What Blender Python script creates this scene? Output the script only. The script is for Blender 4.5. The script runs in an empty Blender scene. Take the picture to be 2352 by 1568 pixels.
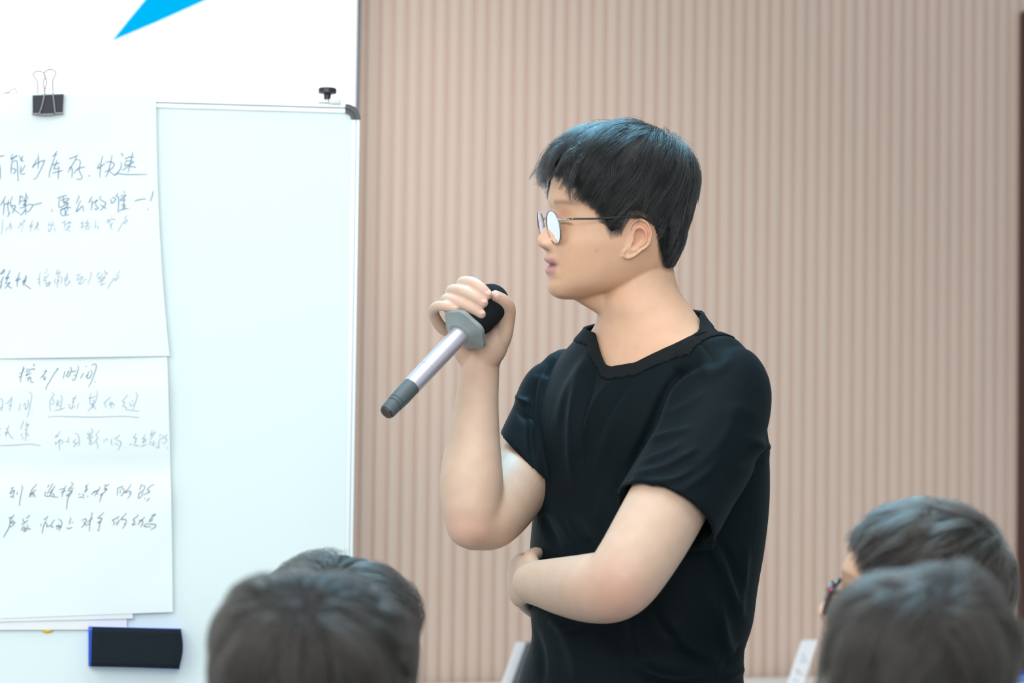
import bpy, math, random
import numpy as np
from mathutils import Vector, Matrix
from mathutils.bvhtree import BVHTree

SC = bpy.context.scene
COL = SC.collection

# ------------------------------------------------------------------ camera
FPX = 5880.0                                   # 90 mm lens on a 36 mm sensor, in pixels of a 2352 px wide frame
CAM = np.array([0.0, 0.0, 1.32])
PITCH, ROLL = math.radians(2.3), 0.0135
_F = np.array([0, math.cos(PITCH), math.sin(PITCH)])
_U0 = np.array([0, -math.sin(PITCH), math.cos(PITCH)])
_R0 = np.array([1.0, 0, 0])
_U = _U0 * math.cos(ROLL) - _R0 * math.sin(ROLL)
_R = _R0 * math.cos(ROLL) + _U0 * math.sin(ROLL)
cam = bpy.data.cameras.new('camera')
cam.lens = 90; cam.sensor_width = 36; cam.clip_start = 0.1
cam.dof.use_dof = True; cam.dof.focus_distance = 3.42; cam.dof.aperture_fstop = 4.0
camo = bpy.data.objects.new('camera', cam); COL.objects.link(camo)
camo.matrix_world = Matrix(((_R[0], _U[0], -_F[0], CAM[0]), (_R[1], _U[1], -_F[1], CAM[1]),
                            (_R[2], _U[2], -_F[2], CAM[2]), (0, 0, 0, 1)))
SC.camera = camo

# ------------------------------------------------------------------ light
SC.view_settings.view_transform = 'Standard'
SC.view_settings.look = 'None'
SC.view_settings.gamma = 1.0
SC.view_settings.use_curve_mapping = False
SC.view_settings.exposure = -0.06
world = bpy.data.worlds.new('world'); SC.world = world
world.use_nodes = True
world.node_tree.nodes['Background'].inputs[0].default_value = (0.86, 0.97, 1.0, 1)
world.node_tree.nodes['Background'].inputs[1].default_value = 0.50

def area(name, loc, target, size, power, color, sizey=None):
    l = bpy.data.lights.new(name, 'AREA'); l.energy = power; l.color = color
    l.shape = 'RECTANGLE'; l.size = size; l.size_y = sizey or size
    o = bpy.data.objects.new(name, l); COL.objects.link(o)
    o.location = loc
    o.rotation_euler = (Vector(target) - Vector(loc)).to_track_quat('-Z', 'Y').to_euler()
    return o
k1 = area('overhead_light', (0.40, 2.75, 3.0), (0.40, 2.95, 0), 1.8, 15, (0.93, 0.98, 1.0)); k1.data.spread = math.radians(115)
area('overhead_light', (-1.6, 1.3, 2.8), (-0.5, 4.3, 1.0), 1.6, 37, (0.97, 0.99, 1.0))
area('added_left_light', (-4.0, 1.6, 1.5), (0.0, 4.7, 1.2), 2.2, 22, (1.0, 0.985, 0.96))  # added light from the left, grades the wall; no window known there
area('added_front_fill', (0.2, -1.6, 2.4), (0.2, 4.9, 1.2), 2.0, 122, (1.0, 0.985, 0.97))  # added fill from behind the camera, lifts wall and speaker
k6 = area('added_wall_light', (0.05, 3.95, 2.95), (-0.12, 5.1, 0.70), 0.5, 4.0, (1.0, 0.975, 0.95)); k6.data.spread = math.radians(80)  # added lamp that brightens the left part of the wall, no known fixture
k4 = area('overhead_light', (-0.05, 4.15, 3.0), (0.14, 3.42, 1.75), 0.9, 12, (0.28, 0.72, 1.0)); k4.data.spread = math.radians(80)  # cyan rim light added for the blue sheen on the hair

# ------------------------------------------------------------------ helpers
def A(*v): return np.array(v, float)
def ray(px, py):
    return _F + _R * ((px - 1176) / FPX) + _U * ((784 - py) / FPX)
def P(px, py, Y):
    d = ray(px, py)
    return CAM + d * (Y / d[1])
def on_plane(px, py, p0, n):
    d = ray(px, py)
    return CAM + d * (np.dot(np.asarray(p0) - CAM, n) / np.dot(d, n))
def project(V):
    V = np.asarray(V) - CAM
    w = V @ _F
    return np.stack([1176 + FPX * (V @ _R) / w, 784 - FPX * (V @ _U) / w], 1)

def nrm(v):
    v = np.asarray(v, float); return v / max(1e-12, np.linalg.norm(v))

def mat(name, color=(0.8, 0.8, 0.8), rough=0.5, metal=0.0, spec=0.5, emit=None, estr=0.0, **kw):
    m = bpy.data.materials.new(name); m.use_nodes = True
    b = m.node_tree.nodes['Principled BSDF']
    b.inputs['Base Color'].default_value = (*color, 1)
    b.inputs['Roughness'].default_value = rough
    b.inputs['Metallic'].default_value = metal
    b.inputs['Specular IOR Level'].default_value = spec
    if emit:
        b.inputs['Emission Color'].default_value = (*emit, 1)
        b.inputs['Emission Strength'].default_value = estr
    for k, v in kw.items():
        b.inputs[k].default_value = v
    return m

def noise_color(m, c1, c2, scale, detail=4, stretch=(1, 1, 1), bump=0.0):
    nt = m.node_tree; b = nt.nodes['Principled BSDF']
    tc = nt.nodes.new('ShaderNodeTexCoord'); mp = nt.nodes.new('ShaderNodeMapping')
    mp.inputs['Scale'].default_value = stretch
    n = nt.nodes.new('ShaderNodeTexNoise'); n.inputs['Scale'].default_value = scale; n.inputs['Detail'].default_value = detail
    r = nt.nodes.new('ShaderNodeValToRGB')
    r.color_ramp.elements[0].position = 0.3; r.color_ramp.elements[1].position = 0.7
    r.color_ramp.elements[0].color = (*c1, 1); r.color_ramp.elements[1].color = (*c2, 1)
    nt.links.new(tc.outputs['Object'], mp.inputs['Vector']); nt.links.new(mp.outputs[0], n.inputs['Vector'])
    nt.links.new(n.outputs['Fac'], r.inputs['Fac']); nt.links.new(r.outputs['Color'], b.inputs['Base Color'])
    if bump:
        bp = nt.nodes.new('ShaderNodeBump'); bp.inputs['Strength'].default_value = bump; bp.inputs['Distance'].default_value = 0.001
        nt.links.new(n.outputs['Fac'], bp.inputs['Height']); nt.links.new(bp.outputs['Normal'], b.inputs['Normal'])
    return m

def link(name, me, material=None, parent=None, smooth=True):
    o = bpy.data.objects.new(name, me); COL.objects.link(o)
    if material: me.materials.append(material)
    if smooth and len(me.polygons):
        me.polygons.foreach_set('use_smooth', [True] * len(me.polygons))
        if len(me.polygons) < 60000: me.set_sharp_from_angle(angle=math.radians(34))
    if parent:
        o.parent = parent
        o.matrix_parent_inverse = parent.matrix_world.inverted()
    return o
def mesh(name, V, F):
    me = bpy.data.meshes.new(name)
    me.from_pydata([tuple(map(float, v)) for v in V], [], [tuple(int(i) for i in f) for f in F]); me.update()
    return me
def obj(name, VF, material, parent=None, smooth=True):
    return link(name, mesh(name, VF[0], VF[1]), material, parent, smooth)
def empty(name, loc, label, cat, group=None):
    o = bpy.data.objects.new(name, None); COL.objects.link(o)
    o.empty_display_size = 0.05
    o.location = tuple(map(float, loc)); bpy.context.view_layer.update()
    tag(o, label, cat, group); return o
def tag(o, label, cat, group=None):
    o['label'] = label; o['category'] = cat
    if group: o['group'] = group
    return o
def structure(o, label=None):
    o['kind'] = 'structure'
    if label: o['label'] = label
    return o

def join(*parts):
    V, F, k = [], [], 0
    for v, f in parts:
        V.append(np.asarray(v, float)); F += [tuple(int(i) + k for i in q) for q in f]; k += len(v)
    return np.concatenate(V), F
def xform(VF, M):
    M = np.array(M); V = np.asarray(VF[0], float)
    return V @ M[:3, :3].T + M[:3, 3], VF[1]

def box(c, ux, uy, uz, bevel=0.0, seg=2):
    """box centred c with half vectors ux, uy, uz; optional rounded edges"""
    import bmesh
    bm = bmesh.new(); bmesh.ops.create_cube(bm, size=2.0)
    lx, ly, lz = (np.linalg.norm(u) for u in (ux, uy, uz))
    for v in bm.verts: v.co = Vector((v.co.x * lx, v.co.y * ly, v.co.z * lz))
    if bevel:
        bmesh.ops.bevel(bm, geom=list(bm.edges), offset=bevel, segments=seg, profile=0.5, affect='EDGES')
    V = np.array([v.co[:] for v in bm.verts]); bm.verts.index_update()
    F = [[v.index for v in f.verts] for f in bm.faces]; bm.free()
    B = np.stack([nrm(ux), nrm(uy), nrm(uz)], 1)
    return V @ B.T + np.asarray(c), F

def prism(poly, p0, u, v, n, depth):
    """extrude a 2D polygon (list of (a, b)) from plane p0 + a*u + b*v along n by depth"""
    k = len(poly); p0 = np.asarray(p0, float)
    V = [p0 + a * u + b * v for a, b in poly] + [p0 + a * u + b * v + n * depth for a, b in poly]
    F = [list(range(k))[::-1], list(range(k, 2 * k))] + [[i, (i + 1) % k, k + (i + 1) % k, k + i] for i in range(k)]
    return np.array(V), F

def catmull(pts, n):
    """smooth resample of rows (any dimension) with a chord-parametrised Catmull-Rom spline"""
    p = np.asarray(pts, float)
    if len(p) < 3:
        t = np.linspace(0, 1, n)[:, None]; return p[0] * (1 - t) + p[-1] * t
    d = np.linalg.norm(np.diff(p[:, :3], axis=0), axis=1) ** 0.5 + 1e-9
    t = np.concatenate([[0], np.cumsum(d)])
    m = np.zeros_like(p)
    for i in range(len(p)):
        a, b = max(0, i - 1), min(len(p) - 1, i + 1)
        m[i] = (p[b] - p[a]) / (t[b] - t[a])
    out = []
    for s in np.linspace(0, t[-1], n):
        i = min(len(p) - 2, max(0, np.searchsorted(t, s, side='right') - 1))
        h = t[i + 1] - t[i]; q = (s - t[i]) / h
        out.append((2*q**3-3*q**2+1)*p[i] + (q**3-2*q**2+q)*h*m[i] + (-2*q**3+3*q**2)*p[i+1] + (q**3-q**2)*h*m[i+1])
    return np.array(out)

def rings(rs, cap=True):
    rs = [np.asarray(r) for r in rs]; n = len(rs[0]); V = np.concatenate(rs); F = []
    for i in range(len(rs) - 1):
        for j in range(n):
            F.append((i*n+j, i*n+(j+1) % n, (i+1)*n+(j+1) % n, (i+1)*n+j))
    if cap:
        k = len(V)
        V = np.concatenate([V, [rs[0].mean(0), rs[-1].mean(0)]])
        for j in range(n):
            F.append((k, (j+1) % n, j)); F.append((k+1, (len(rs)-1)*n+j, (len(rs)-1)*n+(j+1) % n))
    return V, F

def tube(pts, radii, n=24, res=None, round_ends=True, flat=1.0, flat_dir=None):
    """swept limb with varying radius and rounded ends; flat squeezes it along flat_dir"""
    p = np.column_stack([np.asarray(pts, float), np.asarray(radii, float)])
    q = catmull(p, res or max(8, len(p) * 6)); c, r = q[:, :3], q[:, 3]
    if round_ends:
        t0, t1 = nrm(c[0] - c[1]), nrm(c[-1] - c[-2])
        a = [math.radians(x) for x in (80, 60, 40, 20)]
        c = np.concatenate([[c[0] + t0 * r[0] * math.sin(x) for x in a], c, [c[-1] + t1 * r[-1] * math.sin(x) for x in a[::-1]]])
        r = np.concatenate([[r[0] * math.cos(x) for x in a], r, [r[-1] * math.cos(x) for x in a[::-1]]])
    tan = np.gradient(c, axis=0); rs = []
    up = A(0, 0, 1) if abs(nrm(tan[0])[2]) < 0.9 else A(0, 1, 0)
    u = nrm(np.cross(tan[0], up))
    th = np.linspace(0, 2 * math.pi, n, endpoint=False)
    for i in range(len(c)):
        t = nrm(tan[i]); u = nrm(u - t * np.dot(u, t)); v = np.cross(t, u)
        ring = (np.cos(th)[:, None] * u + np.sin(th)[:, None] * v) * r[i]
        if flat_dir is not None:
            fd = nrm(flat_dir); ring -= np.outer(ring @ fd, fd) * (1 - flat)
        rs.append(c[i] + ring)
    return rings(rs)

def loft(secs, n=48, res=60, e=2.3):
    """secs rows: centre xyz, a, b; ring in the horizontal plane along LV (a) and FV (b)"""
    q = catmull(secs, res); th = np.linspace(0, 2 * math.pi, n, endpoint=False)
    ca, sa = np.cos(th), np.sin(th)
    ca = np.sign(ca) * np.abs(ca) ** (2 / e); sa = np.sign(sa) * np.abs(sa) ** (2 / e)
    return rings([s[:3] + np.outer(ca * s[3], LV) + np.outer(sa * s[4], FV) for s in q])

def ellipsoid(c, M, n=24, m=16):
    th = np.linspace(0, 2 * math.pi, n, endpoint=False); rs = []
    for ph in np.linspace(0.02, math.pi - 0.02, m):
        rs.append(np.asarray(c) + np.stack([np.sin(ph) * np.cos(th), np.sin(ph) * np.sin(th), np.full(n, np.cos(ph))], 1) @ np.asarray(M))
    return rings(rs)

def voxel(VF, size, iters=2, name='tmp'):
    me = mesh(name, *VF); o = bpy.data.objects.new(name, me); COL.objects.link(o)
    m = o.modifiers.new('r', 'REMESH'); m.mode = 'VOXEL'; m.voxel_size = size; m.use_smooth_shade = True
    if iters:
        s = o.modifiers.new('s', 'SMOOTH'); s.factor = 0.5; s.iterations = iters
    dg = bpy.context.evaluated_depsgraph_get(); dg.update()
    out = bpy.data.meshes.new_from_object(o.evaluated_get(dg)); out.name = name
    bpy.data.objects.remove(o); bpy.data.meshes.remove(me)
    return out
def get_v(me):
    a = np.empty(len(me.vertices) * 3); me.vertices.foreach_get('co', a); return a.reshape(-1, 3)
def set_v(me, V):
    me.vertices.foreach_set('co', np.ascontiguousarray(V, float).ravel()); me.update()
def get_n(me):
    a = np.empty(len(me.vertices) * 3, np.float32); me.vertex_normals.foreach_get('vector', a); return a.reshape(-1, 3).astype(float)
def relax(me, spots):
    """even out the surface around given points (centre, radius, passes)"""
    V = get_v(me); E = np.empty(len(me.edges)*2, np.int32); me.edges.foreach_get('vertices', E); E = E.reshape(-1, 2)
    for c, r, n in spots:
        w = np.clip(1.4 - np.linalg.norm(V-c, axis=1)/r*1.4, 0, 1)
        m = (w[E[:, 0]] > 0) | (w[E[:, 1]] > 0); e = E[m]; ids = np.unique(e); mp = np.full(len(V), -1); mp[ids] = np.arange(len(ids)); l = mp[e]
        deg = np.bincount(l.ravel(), minlength=len(ids)).astype(float); ww = w[ids][:, None]
        for _ in range(n):
            X = V[ids]; S = np.stack([np.bincount(l[:, 0], X[l[:, 1], k], len(ids)) + np.bincount(l[:, 1], X[l[:, 0], k], len(ids)) for k in range(3)], 1)/deg[:, None]
            V[ids] = X + (S-X)*0.5*ww
    set_v(me, V)
def color_attr(me, C):
    at = me.color_attributes.new('tint', 'FLOAT_COLOR', 'POINT')
    at.data.foreach_set('color', np.column_stack([C, np.ones(len(C))]).astype(np.float32).ravel())
def wire(pts, r, res=None, n=12):
    return tube(pts, [r] * len(pts), n=n, res=res)
# ------------------------------------------------------------------ the room
WY = math.radians(19.0)                            # the wall runs away to the right
WU = A(math.cos(WY), math.sin(WY), 0); WN = A(math.sin(WY), -math.cos(WY), 0); ZV = A(0, 0, 1)
W0 = A((1176 - 1176) / FPX * 5.25, 5.25, 0)
def wall_pt(px, py, off=0.0):
    return on_plane(px, py, W0 + WN * off, WN)
def wall_s(px, py=784, off=0.0):
    return float(np.dot(wall_pt(px, py, off) - W0, WU))

m_slat = noise_color(mat('beige_fluted_panel', rough=0.55, spec=0.3), (0.640, 0.500, 0.425), (0.665, 0.525, 0.447), 30, 3, (1, 1, 0.06), 0.05)
m_floor = noise_color(mat('pale_grey_floor', rough=0.9), (0.46, 0.46, 0.46), (0.54, 0.54, 0.53), 60)
m_plain = noise_color(mat('painted_wall', rough=0.7), (0.62, 0.60, 0.57), (0.66, 0.64, 0.61), 20)

floor = structure(obj('floor', box((0, 3.2, -0.05), A(5, 0, 0), A(0, 4.2, 0), A(0, 0, 0.05)), m_floor, None, False))

# fluted panelling: flat ribs with bevelled grooves, one continuous wall
pitch = (wall_s(2331) - wall_s(850)) / 51.0
s_left = wall_s(850) - 0.6 * pitch
prof = []
n0, n1 = -34, 92
for k in range(n0, n1):
    b = s_left + k * pitch
    prof += [(b + 0.00 * pitch, 0.0), (b + 0.03 * pitch, 0.004), (b + 0.08 * pitch, 0.0052), (b + 0.66 * pitch, 0.0052),
             (b + 0.71 * pitch, 0.004), (b + 0.74 * pitch, 0.0), (b + 0.76 * pitch, -0.0025), (b + 0.98 * pitch, -0.0025)]
V, Fc = [], []
for s, d in prof:
    q = W0 + WU * s + WN * d
    V += [q, q + ZV * 3.1]
for i in range(len(prof) - 1):
    Fc.append((2*i, 2*i+2, 2*i+3, 2*i+1))
sA, sB = prof[0][0], prof[-1][0]; k = len(V)
V += [W0 + WU*sA - WN*0.1, W0 + WU*sB - WN*0.1, W0 + WU*sB - WN*0.1 + ZV*3.1, W0 + WU*sA - WN*0.1 + ZV*3.1]
m_ = len(prof) - 1
Fc += [(k+1, k, k+3, k+2), (k, 0, 1, k+3), (2*m_, k+1, k+2, 2*m_+1)]
structure(obj('wall_back', (V, Fc), m_slat, None, False), 'beige fluted wall panelling behind the speaker')

# dark door leaf in the wall at the far right
m_door = noise_color(mat('dark_red_brown_wood', rough=0.45), (0.050, 0.018, 0.012), (0.075, 0.028, 0.018), 14, 5, (1, 1, 0.1))
sd = wall_s(2352, 700, 0.03); zt = wall_pt(2349, 22, 0.03)[2]
dl = W0 + WU * (sd + 0.45) + WN * 0.018 + ZV * zt / 2
door = structure(obj('door_1', box(dl, WU * 0.45, WN * 0.012, ZV * (zt / 2 - 0.001), 0.002), m_door, None, False), 'dark brown door at the right edge')
hd = W0 + WU * (sd + 0.82) + WN * 0.03
obj('door_handle', join(wire([hd + ZV*1.02, hd + ZV*1.02 + WN*0.04, hd + ZV*1.02 + WN*0.05 - WU*0.03, hd + ZV*1.02 + WN*0.05 - WU*0.12], 0.008)),
    mat('brushed_steel', (0.6, 0.6, 0.6), 0.3, 1.0), door)

# ------------------------------------------------------------------ LED screen
m_screen = mat('lit_white_screen', (0.02, 0.02, 0.02), 0.4, emit=(0.97, 1.0, 1.0), estr=1.55)
m_blue = mat('lit_blue_shape', (0.0, 0.0, 0.0), 1.0, spec=0.0, emit=(0.0, 0.34, 0.85), estr=1.0)
nt = m_blue.node_tree; bs = nt.nodes['Principled BSDF']
tc = nt.nodes.new('ShaderNodeTexCoord'); sep = nt.nodes.new('ShaderNodeSeparateXYZ'); rp = nt.nodes.new('ShaderNodeValToRGB')
rp.color_ramp.elements[0].color = (0.0, 0.52, 1.0, 1); rp.color_ramp.elements[1].color = (0.0, 0.40, 1.0, 1)
nt.links.new(tc.outputs['Object'], sep.inputs[0]); nt.links.new(sep.outputs['X'], rp.inputs['Fac']); nt.links.new(rp.outputs['Color'], bs.inputs['Emission Color'])
m_bezel = mat('dark_grey_bezel', (0.09, 0.11, 0.14), 0.4)
so = 0.075
s1 = wall_s(817, 100, so); s0 = s1 - 2.9
zc, zh = 1.72, 0.85
cs = W0 + WU * (s0 + s1) / 2 + WN * (so - 0.02) + ZV * zc
scr = empty('led_screen', W0 + WU * (s0 + s1) / 2 + WN * 0.03, 'large lit white display screen with a blue shape, behind the whiteboard', 'screen')
obj('display', box(cs + WN * 0.013, WU * ((s1 - s0) / 2 - 0.0), WN * 0.01, ZV * zh), m_screen, scr, False)
bw = 0.0075
obj('bezel', join(box(cs + WU * ((s1 - s0) / 2 + bw/2), WU * bw/2, WN * 0.024, ZV * (zh + bw)), box(cs - WU * ((s1 - s0) / 2 + bw/2), WU * bw/2, WN * 0.024, ZV * (zh + bw)),
                  box(cs + ZV * (zh + bw/2), WU * ((s1 - s0) / 2), WN * 0.024, ZV * bw/2), box(cs - ZV * (zh + bw/2), WU * ((s1 - s0) / 2), WN * 0.024, ZV * bw/2)), m_bezel, scr, False)
obj('back_housing', box(cs - WN * 0.014, WU * ((s1 - s0) / 2), WN * 0.012, ZV * zh), m_bezel, scr, False)
tri = [on_plane(x, y, cs + WN * 0.0235, WN) for x, y in ((253, 97), (292, 48), (338, -8), (372, -60), (620, -60), (478, -1), (360, 52))]
k = len(tri)
obj('blue_shape', (tri + [t + WN * 0.0006 for t in tri], [list(range(k))[::-1], list(range(k, 2*k))] + [[i, (i+1) % k, k+(i+1) % k, k+i] for i in range(k)]), m_blue, scr, False)

# ------------------------------------------------------------------ whiteboard on a stand
BY = math.radians(7.0)
BU = A(math.cos(BY), math.sin(BY), 0); BN = A(math.sin(BY), -math.cos(BY), 0)
B0 = P(600, 700, 3.86); B0[2] = 0
def bp(px, py, off=0.0):
    return on_plane(px, py, B0 + BN * off, BN)
def bl(q):
    return float(np.dot(q - B0, BU)), float(q[2])
br = bl(bp(822, 600))[0]; bt = bl(bp(795, 240))[1]
bx0 = br - 1.2; bz0 = bt - 0.92
cx, cz = (bx0 + br) / 2, (bt + bz0) / 2
m_board = mat('white_enamel', (0.68, 0.81, 0.825), 0.4, spec=0.25)
m_alu = mat('pale_aluminium_frame', (0.66, 0.74, 0.77), 0.4, 0.2)
m_corner = mat('black_plastic_corner', (0.030, 0.038, 0.046), 0.4)
m_black = mat('black_plastic', (0.016, 0.016, 0.022), 0.35)
m_greyp = mat('light_grey_plastic', (0.66, 0.69, 0.68), 0.45)
bc = B0 + BU * cx + ZV * cz
board = empty('whiteboard', B0 + BU * cx + BN * -0.02, 'white flip chart board with pale frame and black rounded corner, left of the speaker', 'whiteboard')
w2, h2 = (br - bx0) / 2, (bt - bz0) / 2
fw = 0.0138
obj('board_surface', box(bc - BN * 0.007, BU * (w2 - 0.01), BN * 0.006, ZV * (h2 - 0.01)), m_board, board, False)
def frame_bar(a, b, inward):
    """aluminium channel with two grooves between a and b"""
    t = b - a; c = (a + b) / 2
    return join(box(c + inward * fw * 0.22 - BN * 0.006, t / 2, inward * fw * 0.20, BN * 0.0105, 0.0012),
                box(c + inward * fw * 0.70 - BN * 0.007, t / 2, inward * fw * 0.27, BN * 0.0085, 0.0008))
cr = 0.0225
TL, TR, BLc, BR = (B0 + BU*bx0 + ZV*bt), (B0 + BU*br + ZV*bt), (B0 + BU*bx0 + ZV*bz0), (B0 + BU*br + ZV*bz0)
for a, b, inn in ((TL + BU*cr, TR - BU*cr, -ZV), (BLc + BU*cr, BR - BU*cr, ZV), (TR - ZV*cr, BR + ZV*cr, -BU), (TL - ZV*cr, BLc + ZV*cr, BU)):
    obj('frame_rail', frame_bar(a, b, inn), m_alu, board, False)
def corner(c, du, dz):
    """quarter-ring corner cap in two steps; c is the outer corner"""
    o = c - du * cr - dz * cr; th = np.linspace(0, math.pi/2, 14)
    def q(r0, r1, d0, d1):
        V = []; F = []
        for t in th:
            e = du * math.cos(t) + dz * math.sin(t)
            V += [o + e*r0 + BN*d0, o + e*r1 + BN*d0, o + e*r0 + BN*d1, o + e*r1 + BN*d1]
        for i in range(len(th) - 1):
            a, b = 4*i, 4*i+4
            F += [(a, b, b+1, a+1), (a+2, a+3, b+3, b+2), (a+1, b+1, b+3, a+3), (a, a+2, b+2, b)]
        e = 4*(len(th)-1); F += [(0, 1, 3, 2), (e, e+2, e+3, e+1)]
        return np.array(V), F
    return join(q(cr - fw, cr*0.66, -0.016, 0.0035), q(cr*0.68, cr + 0.0004, -0.018, 0.006))
for c, du, dz in ((TR, BU, ZV), (TL, -BU, ZV), (BR, BU, -ZV), (BLc, -BU, -ZV)):
    obj('corner_cap', corner(c, du, dz), m_corner, board, False)
for sx in (bx0 + 0.16, br - 0.16):           # stand legs behind the board, out of the picture
    c0 = B0 + BU * sx - BN * 0.03
    obj('leg', join(wire([c0 + ZV*(bt-0.3), c0 + ZV*0.02], 0.014), wire([c0 + ZV*0.02 + BN*0.25, c0 + ZV*0.02 - BN*0.25], 0.016)), m_alu, board)
# flip-chart clamp post on the top rail
def knob(cpx, parent):
    c = bp(cpx, 240, 0.0); s = bl(c)[0]; b = B0 + BU*s + ZV*bt - BN*0.006
    def lathe(prof):
        th = np.linspace(0, 2*math.pi, 28, endpoint=False)
        return rings([b + ZV*z + (np.outer(np.cos(th), BU) + np.outer(np.sin(th), BN))*r for r, z in prof])
    K = empty('clamp_knob', b, 'small black clamp screw knob with grey clip on top of the whiteboard', 'knob')
    obj('knob_head', lathe([(0.002, 0.0255), (0.011, 0.0254), (0.0134, 0.0245), (0.0140, 0.0225), (0.0138, 0.0175), (0.0125, 0.0165), (0.0062, 0.0160), (0.0055, 0.013), (0.0055, 0.0075), (0.002, 0.0072)]), m_black, K)
    obj('screw', lathe([(0.0022, 0.0090), (0.0022, 0.0008), (0.001, 0.0006)]), mat('steel_screw', (0.6, 0.62, 0.64), 0.3, 1.0), K)
    obj('clip', join(box(b + BU*0.0115 + ZV*0.0035 + BN*0.0085, BU*0.0090, BN*0.0055, ZV*0.0048, 0.0022, 3), box(b - BU*0.004 + ZV*0.0028, BU*0.010, BN*0.006, ZV*0.0009, 0.0004)), m_greyp, K)
knob(752, board)

# ------------------------------------------------------------------ flip-chart sheets, clip, eraser
m_paper = noise_color(mat('white_paper', rough=0.85, spec=0.2), (0.75, 0.85, 0.862), (0.765, 0.865, 0.878), 9)
m_ink = mat('blue_grey_marker_ink', (0.17, 0.25, 0.36), 0.8, spec=0.1)
m_ink2 = mat('dark_grey_marker_ink', (0.16, 0.19, 0.25), 0.8, spec=0.1)
m_ink3 = mat('thin_pale_marker_ink', (0.34, 0.41, 0.50), 0.8, spec=0.1)
def lerp(t, xs, ys): return float(np.interp(t, xs, ys))
def sheet(name, left, ys, right_x, off, thick=0.0004, top_y=None, bot=None, nx=40, ny=60):
    """a sheet whose right edge follows right_x(y); off(px, py) is its distance from the board"""
    V, F = [], []
    for i in range(ny + 1):
        for j in range(nx + 1):
            t = i / ny; u = j / nx
            rx = right_x(t); x = left + (rx - left) * u
            y0 = top_y(x) if top_y else ys[0]; y1 = bot(x) if bot else ys[1]
            y = y0 + (y1 - y0) * t
            V.append(bp(x, y, off(x, y)))
    n = nx + 1
    for i in range(ny):
        for j in range(nx): F.append((i*n+j, (i+1)*n+j, (i+1)*n+j+1, i*n+j+1))
    V = np.array(V); k = len(V)
    V = np.concatenate([V, V - BN*thick]); F2 = [tuple(k+i for i in f[::-1]) for f in F]
    E = [i for i in range(n)] + [i*n+nx for i in range(1, ny+1)] + [ny*n+j for j in range(nx-1, -1, -1)] + [i*n for i in range(ny-1, 0, -1)]
    F += F2 + [(E[i], E[(i+1) % len(E)], k+E[(i+1) % len(E)], k+E[i]) for i in range(len(E))]
    return V, F
def g(x, s): return math.exp(-(x/s)**2)
def off_top(x, y):     # upper sheet: lies flat under the clip, lifts towards its lower edge
    t = max(0, (y - 216) / 600)
    cl = 0.004 * g(y - 262, 40) * (g(x - 30, 45) + 0.7 * g(x - 190, 50))
    return 0.0062 + cl + 0.0035 * t**3 + 0.0015 * math.sin(x / 90 + y / 140) * t
def off_low(x, y):     # lower sheet: bows out below the upper one, with a soft fold across the middle
    t = (y - 700) / 705
    return 0.0040 + 0.0105 * max(0, min(1, (y - 800) / 90)) * (1 - 0.75*t) - 0.0046 * g(y - 1080, 40) + 0.0008 * g(y - 1150, 40) + 0.0015 * math.sin(x/70 + y/55) * g(y - 1180, 170) - 0.0012 * g(y - 870, 26)
paper_label = ['upper white flip chart sheet with four lines of blue handwriting under the binder clip',
               'lower white flip chart sheet with five lines of grey handwriting']
sh1 = tag(obj('flip_chart_sheet', sheet('s', -420, None, lambda t: 358.5 + 3*t + 28*t**2.2, off_top, top_y=lambda x: 215 + (x-150)*0.006, bot=lambda x: 817 + (x-390)*-0.016), m_paper), paper_label[0], 'paper', 'flip chart sheets on the whiteboard')
sh2 = tag(obj('flip_chart_sheet', sheet('s', -420, None, lambda t: 380 + 10*math.sin(t*1.7) + 7*t, off_low, top_y=lambda x: 700, bot=lambda x: 1405 + (397-x)*0.0375), m_paper), paper_label[1], 'paper', 'flip chart sheets on the whiteboard')
m_paper2 = noise_color(mat('greyer_paper', rough=0.85, spec=0.2), (0.74, 0.78, 0.80), (0.77, 0.81, 0.83), 9)
sh3 = tag(obj('flip_chart_sheet', sheet('s', -420, None, lambda t: 305, lambda x, y: 0.0032 + 0.002*(y-1300)/100, top_y=lambda x: 1300, bot=lambda x: 1420 + (305-x)*0.024), m_paper2), 'sheet edge sticking out just below the lower written sheet', 'paper', 'flip chart sheets on the whiteboard')
sh4 = tag(obj('flip_chart_sheet', sheet('s', -420, None, lambda t: 291, lambda x, y: 0.0012 + 0.002*(y-1300)/100, top_y=lambda x: 1300, bot=lambda x: 1445 + (291-x)*0.004), m_paper2), 'lowest sheet edge, overlapping the eraser top', 'paper', 'flip chart sheets on the whiteboard')

def ribbon(pts, off, w):
    """pen stroke: thin ribbon laid on the sheet, tapering at its ends"""
    p = np.array(pts, float)
    if len(p) > 2: p = catmull(np.column_stack([p, np.zeros(len(p))]), len(p) * 4)[:, :2]
    W = np.array([bp(x, y, off(x, y) + 0.0007) for x, y in p])
    t = np.gradient(W, axis=0); V, F = [], []; n = len(W)
    for i in range(n):
        d = nrm(np.cross(BN, t[i])) if np.linalg.norm(t[i]) > 1e-9 else BU
        k = w * (0.62 + 0.38 * math.sin(math.pi * (i + 0.6) / (n + 0.2)))
        V += [W[i] + d*k, W[i] - d*k]
    for i in range(n - 1): F.append((2*i, 2*i+1, 2*i+3, 2*i+2))
    V = np.array(V); m = len(V); V = np.concatenate([V, V - BN*0.0004])
    F = F + [tuple(m+i for i in f[::-1]) for f in F] + [(2*i, 2*i+2, m+2*i+2, m+2*i) for i in range(n-1)] + [(2*i+1, m+2*i+1, m+2*i+3, 2*i+3) for i in range(n-1)]
    return V, F
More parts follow.
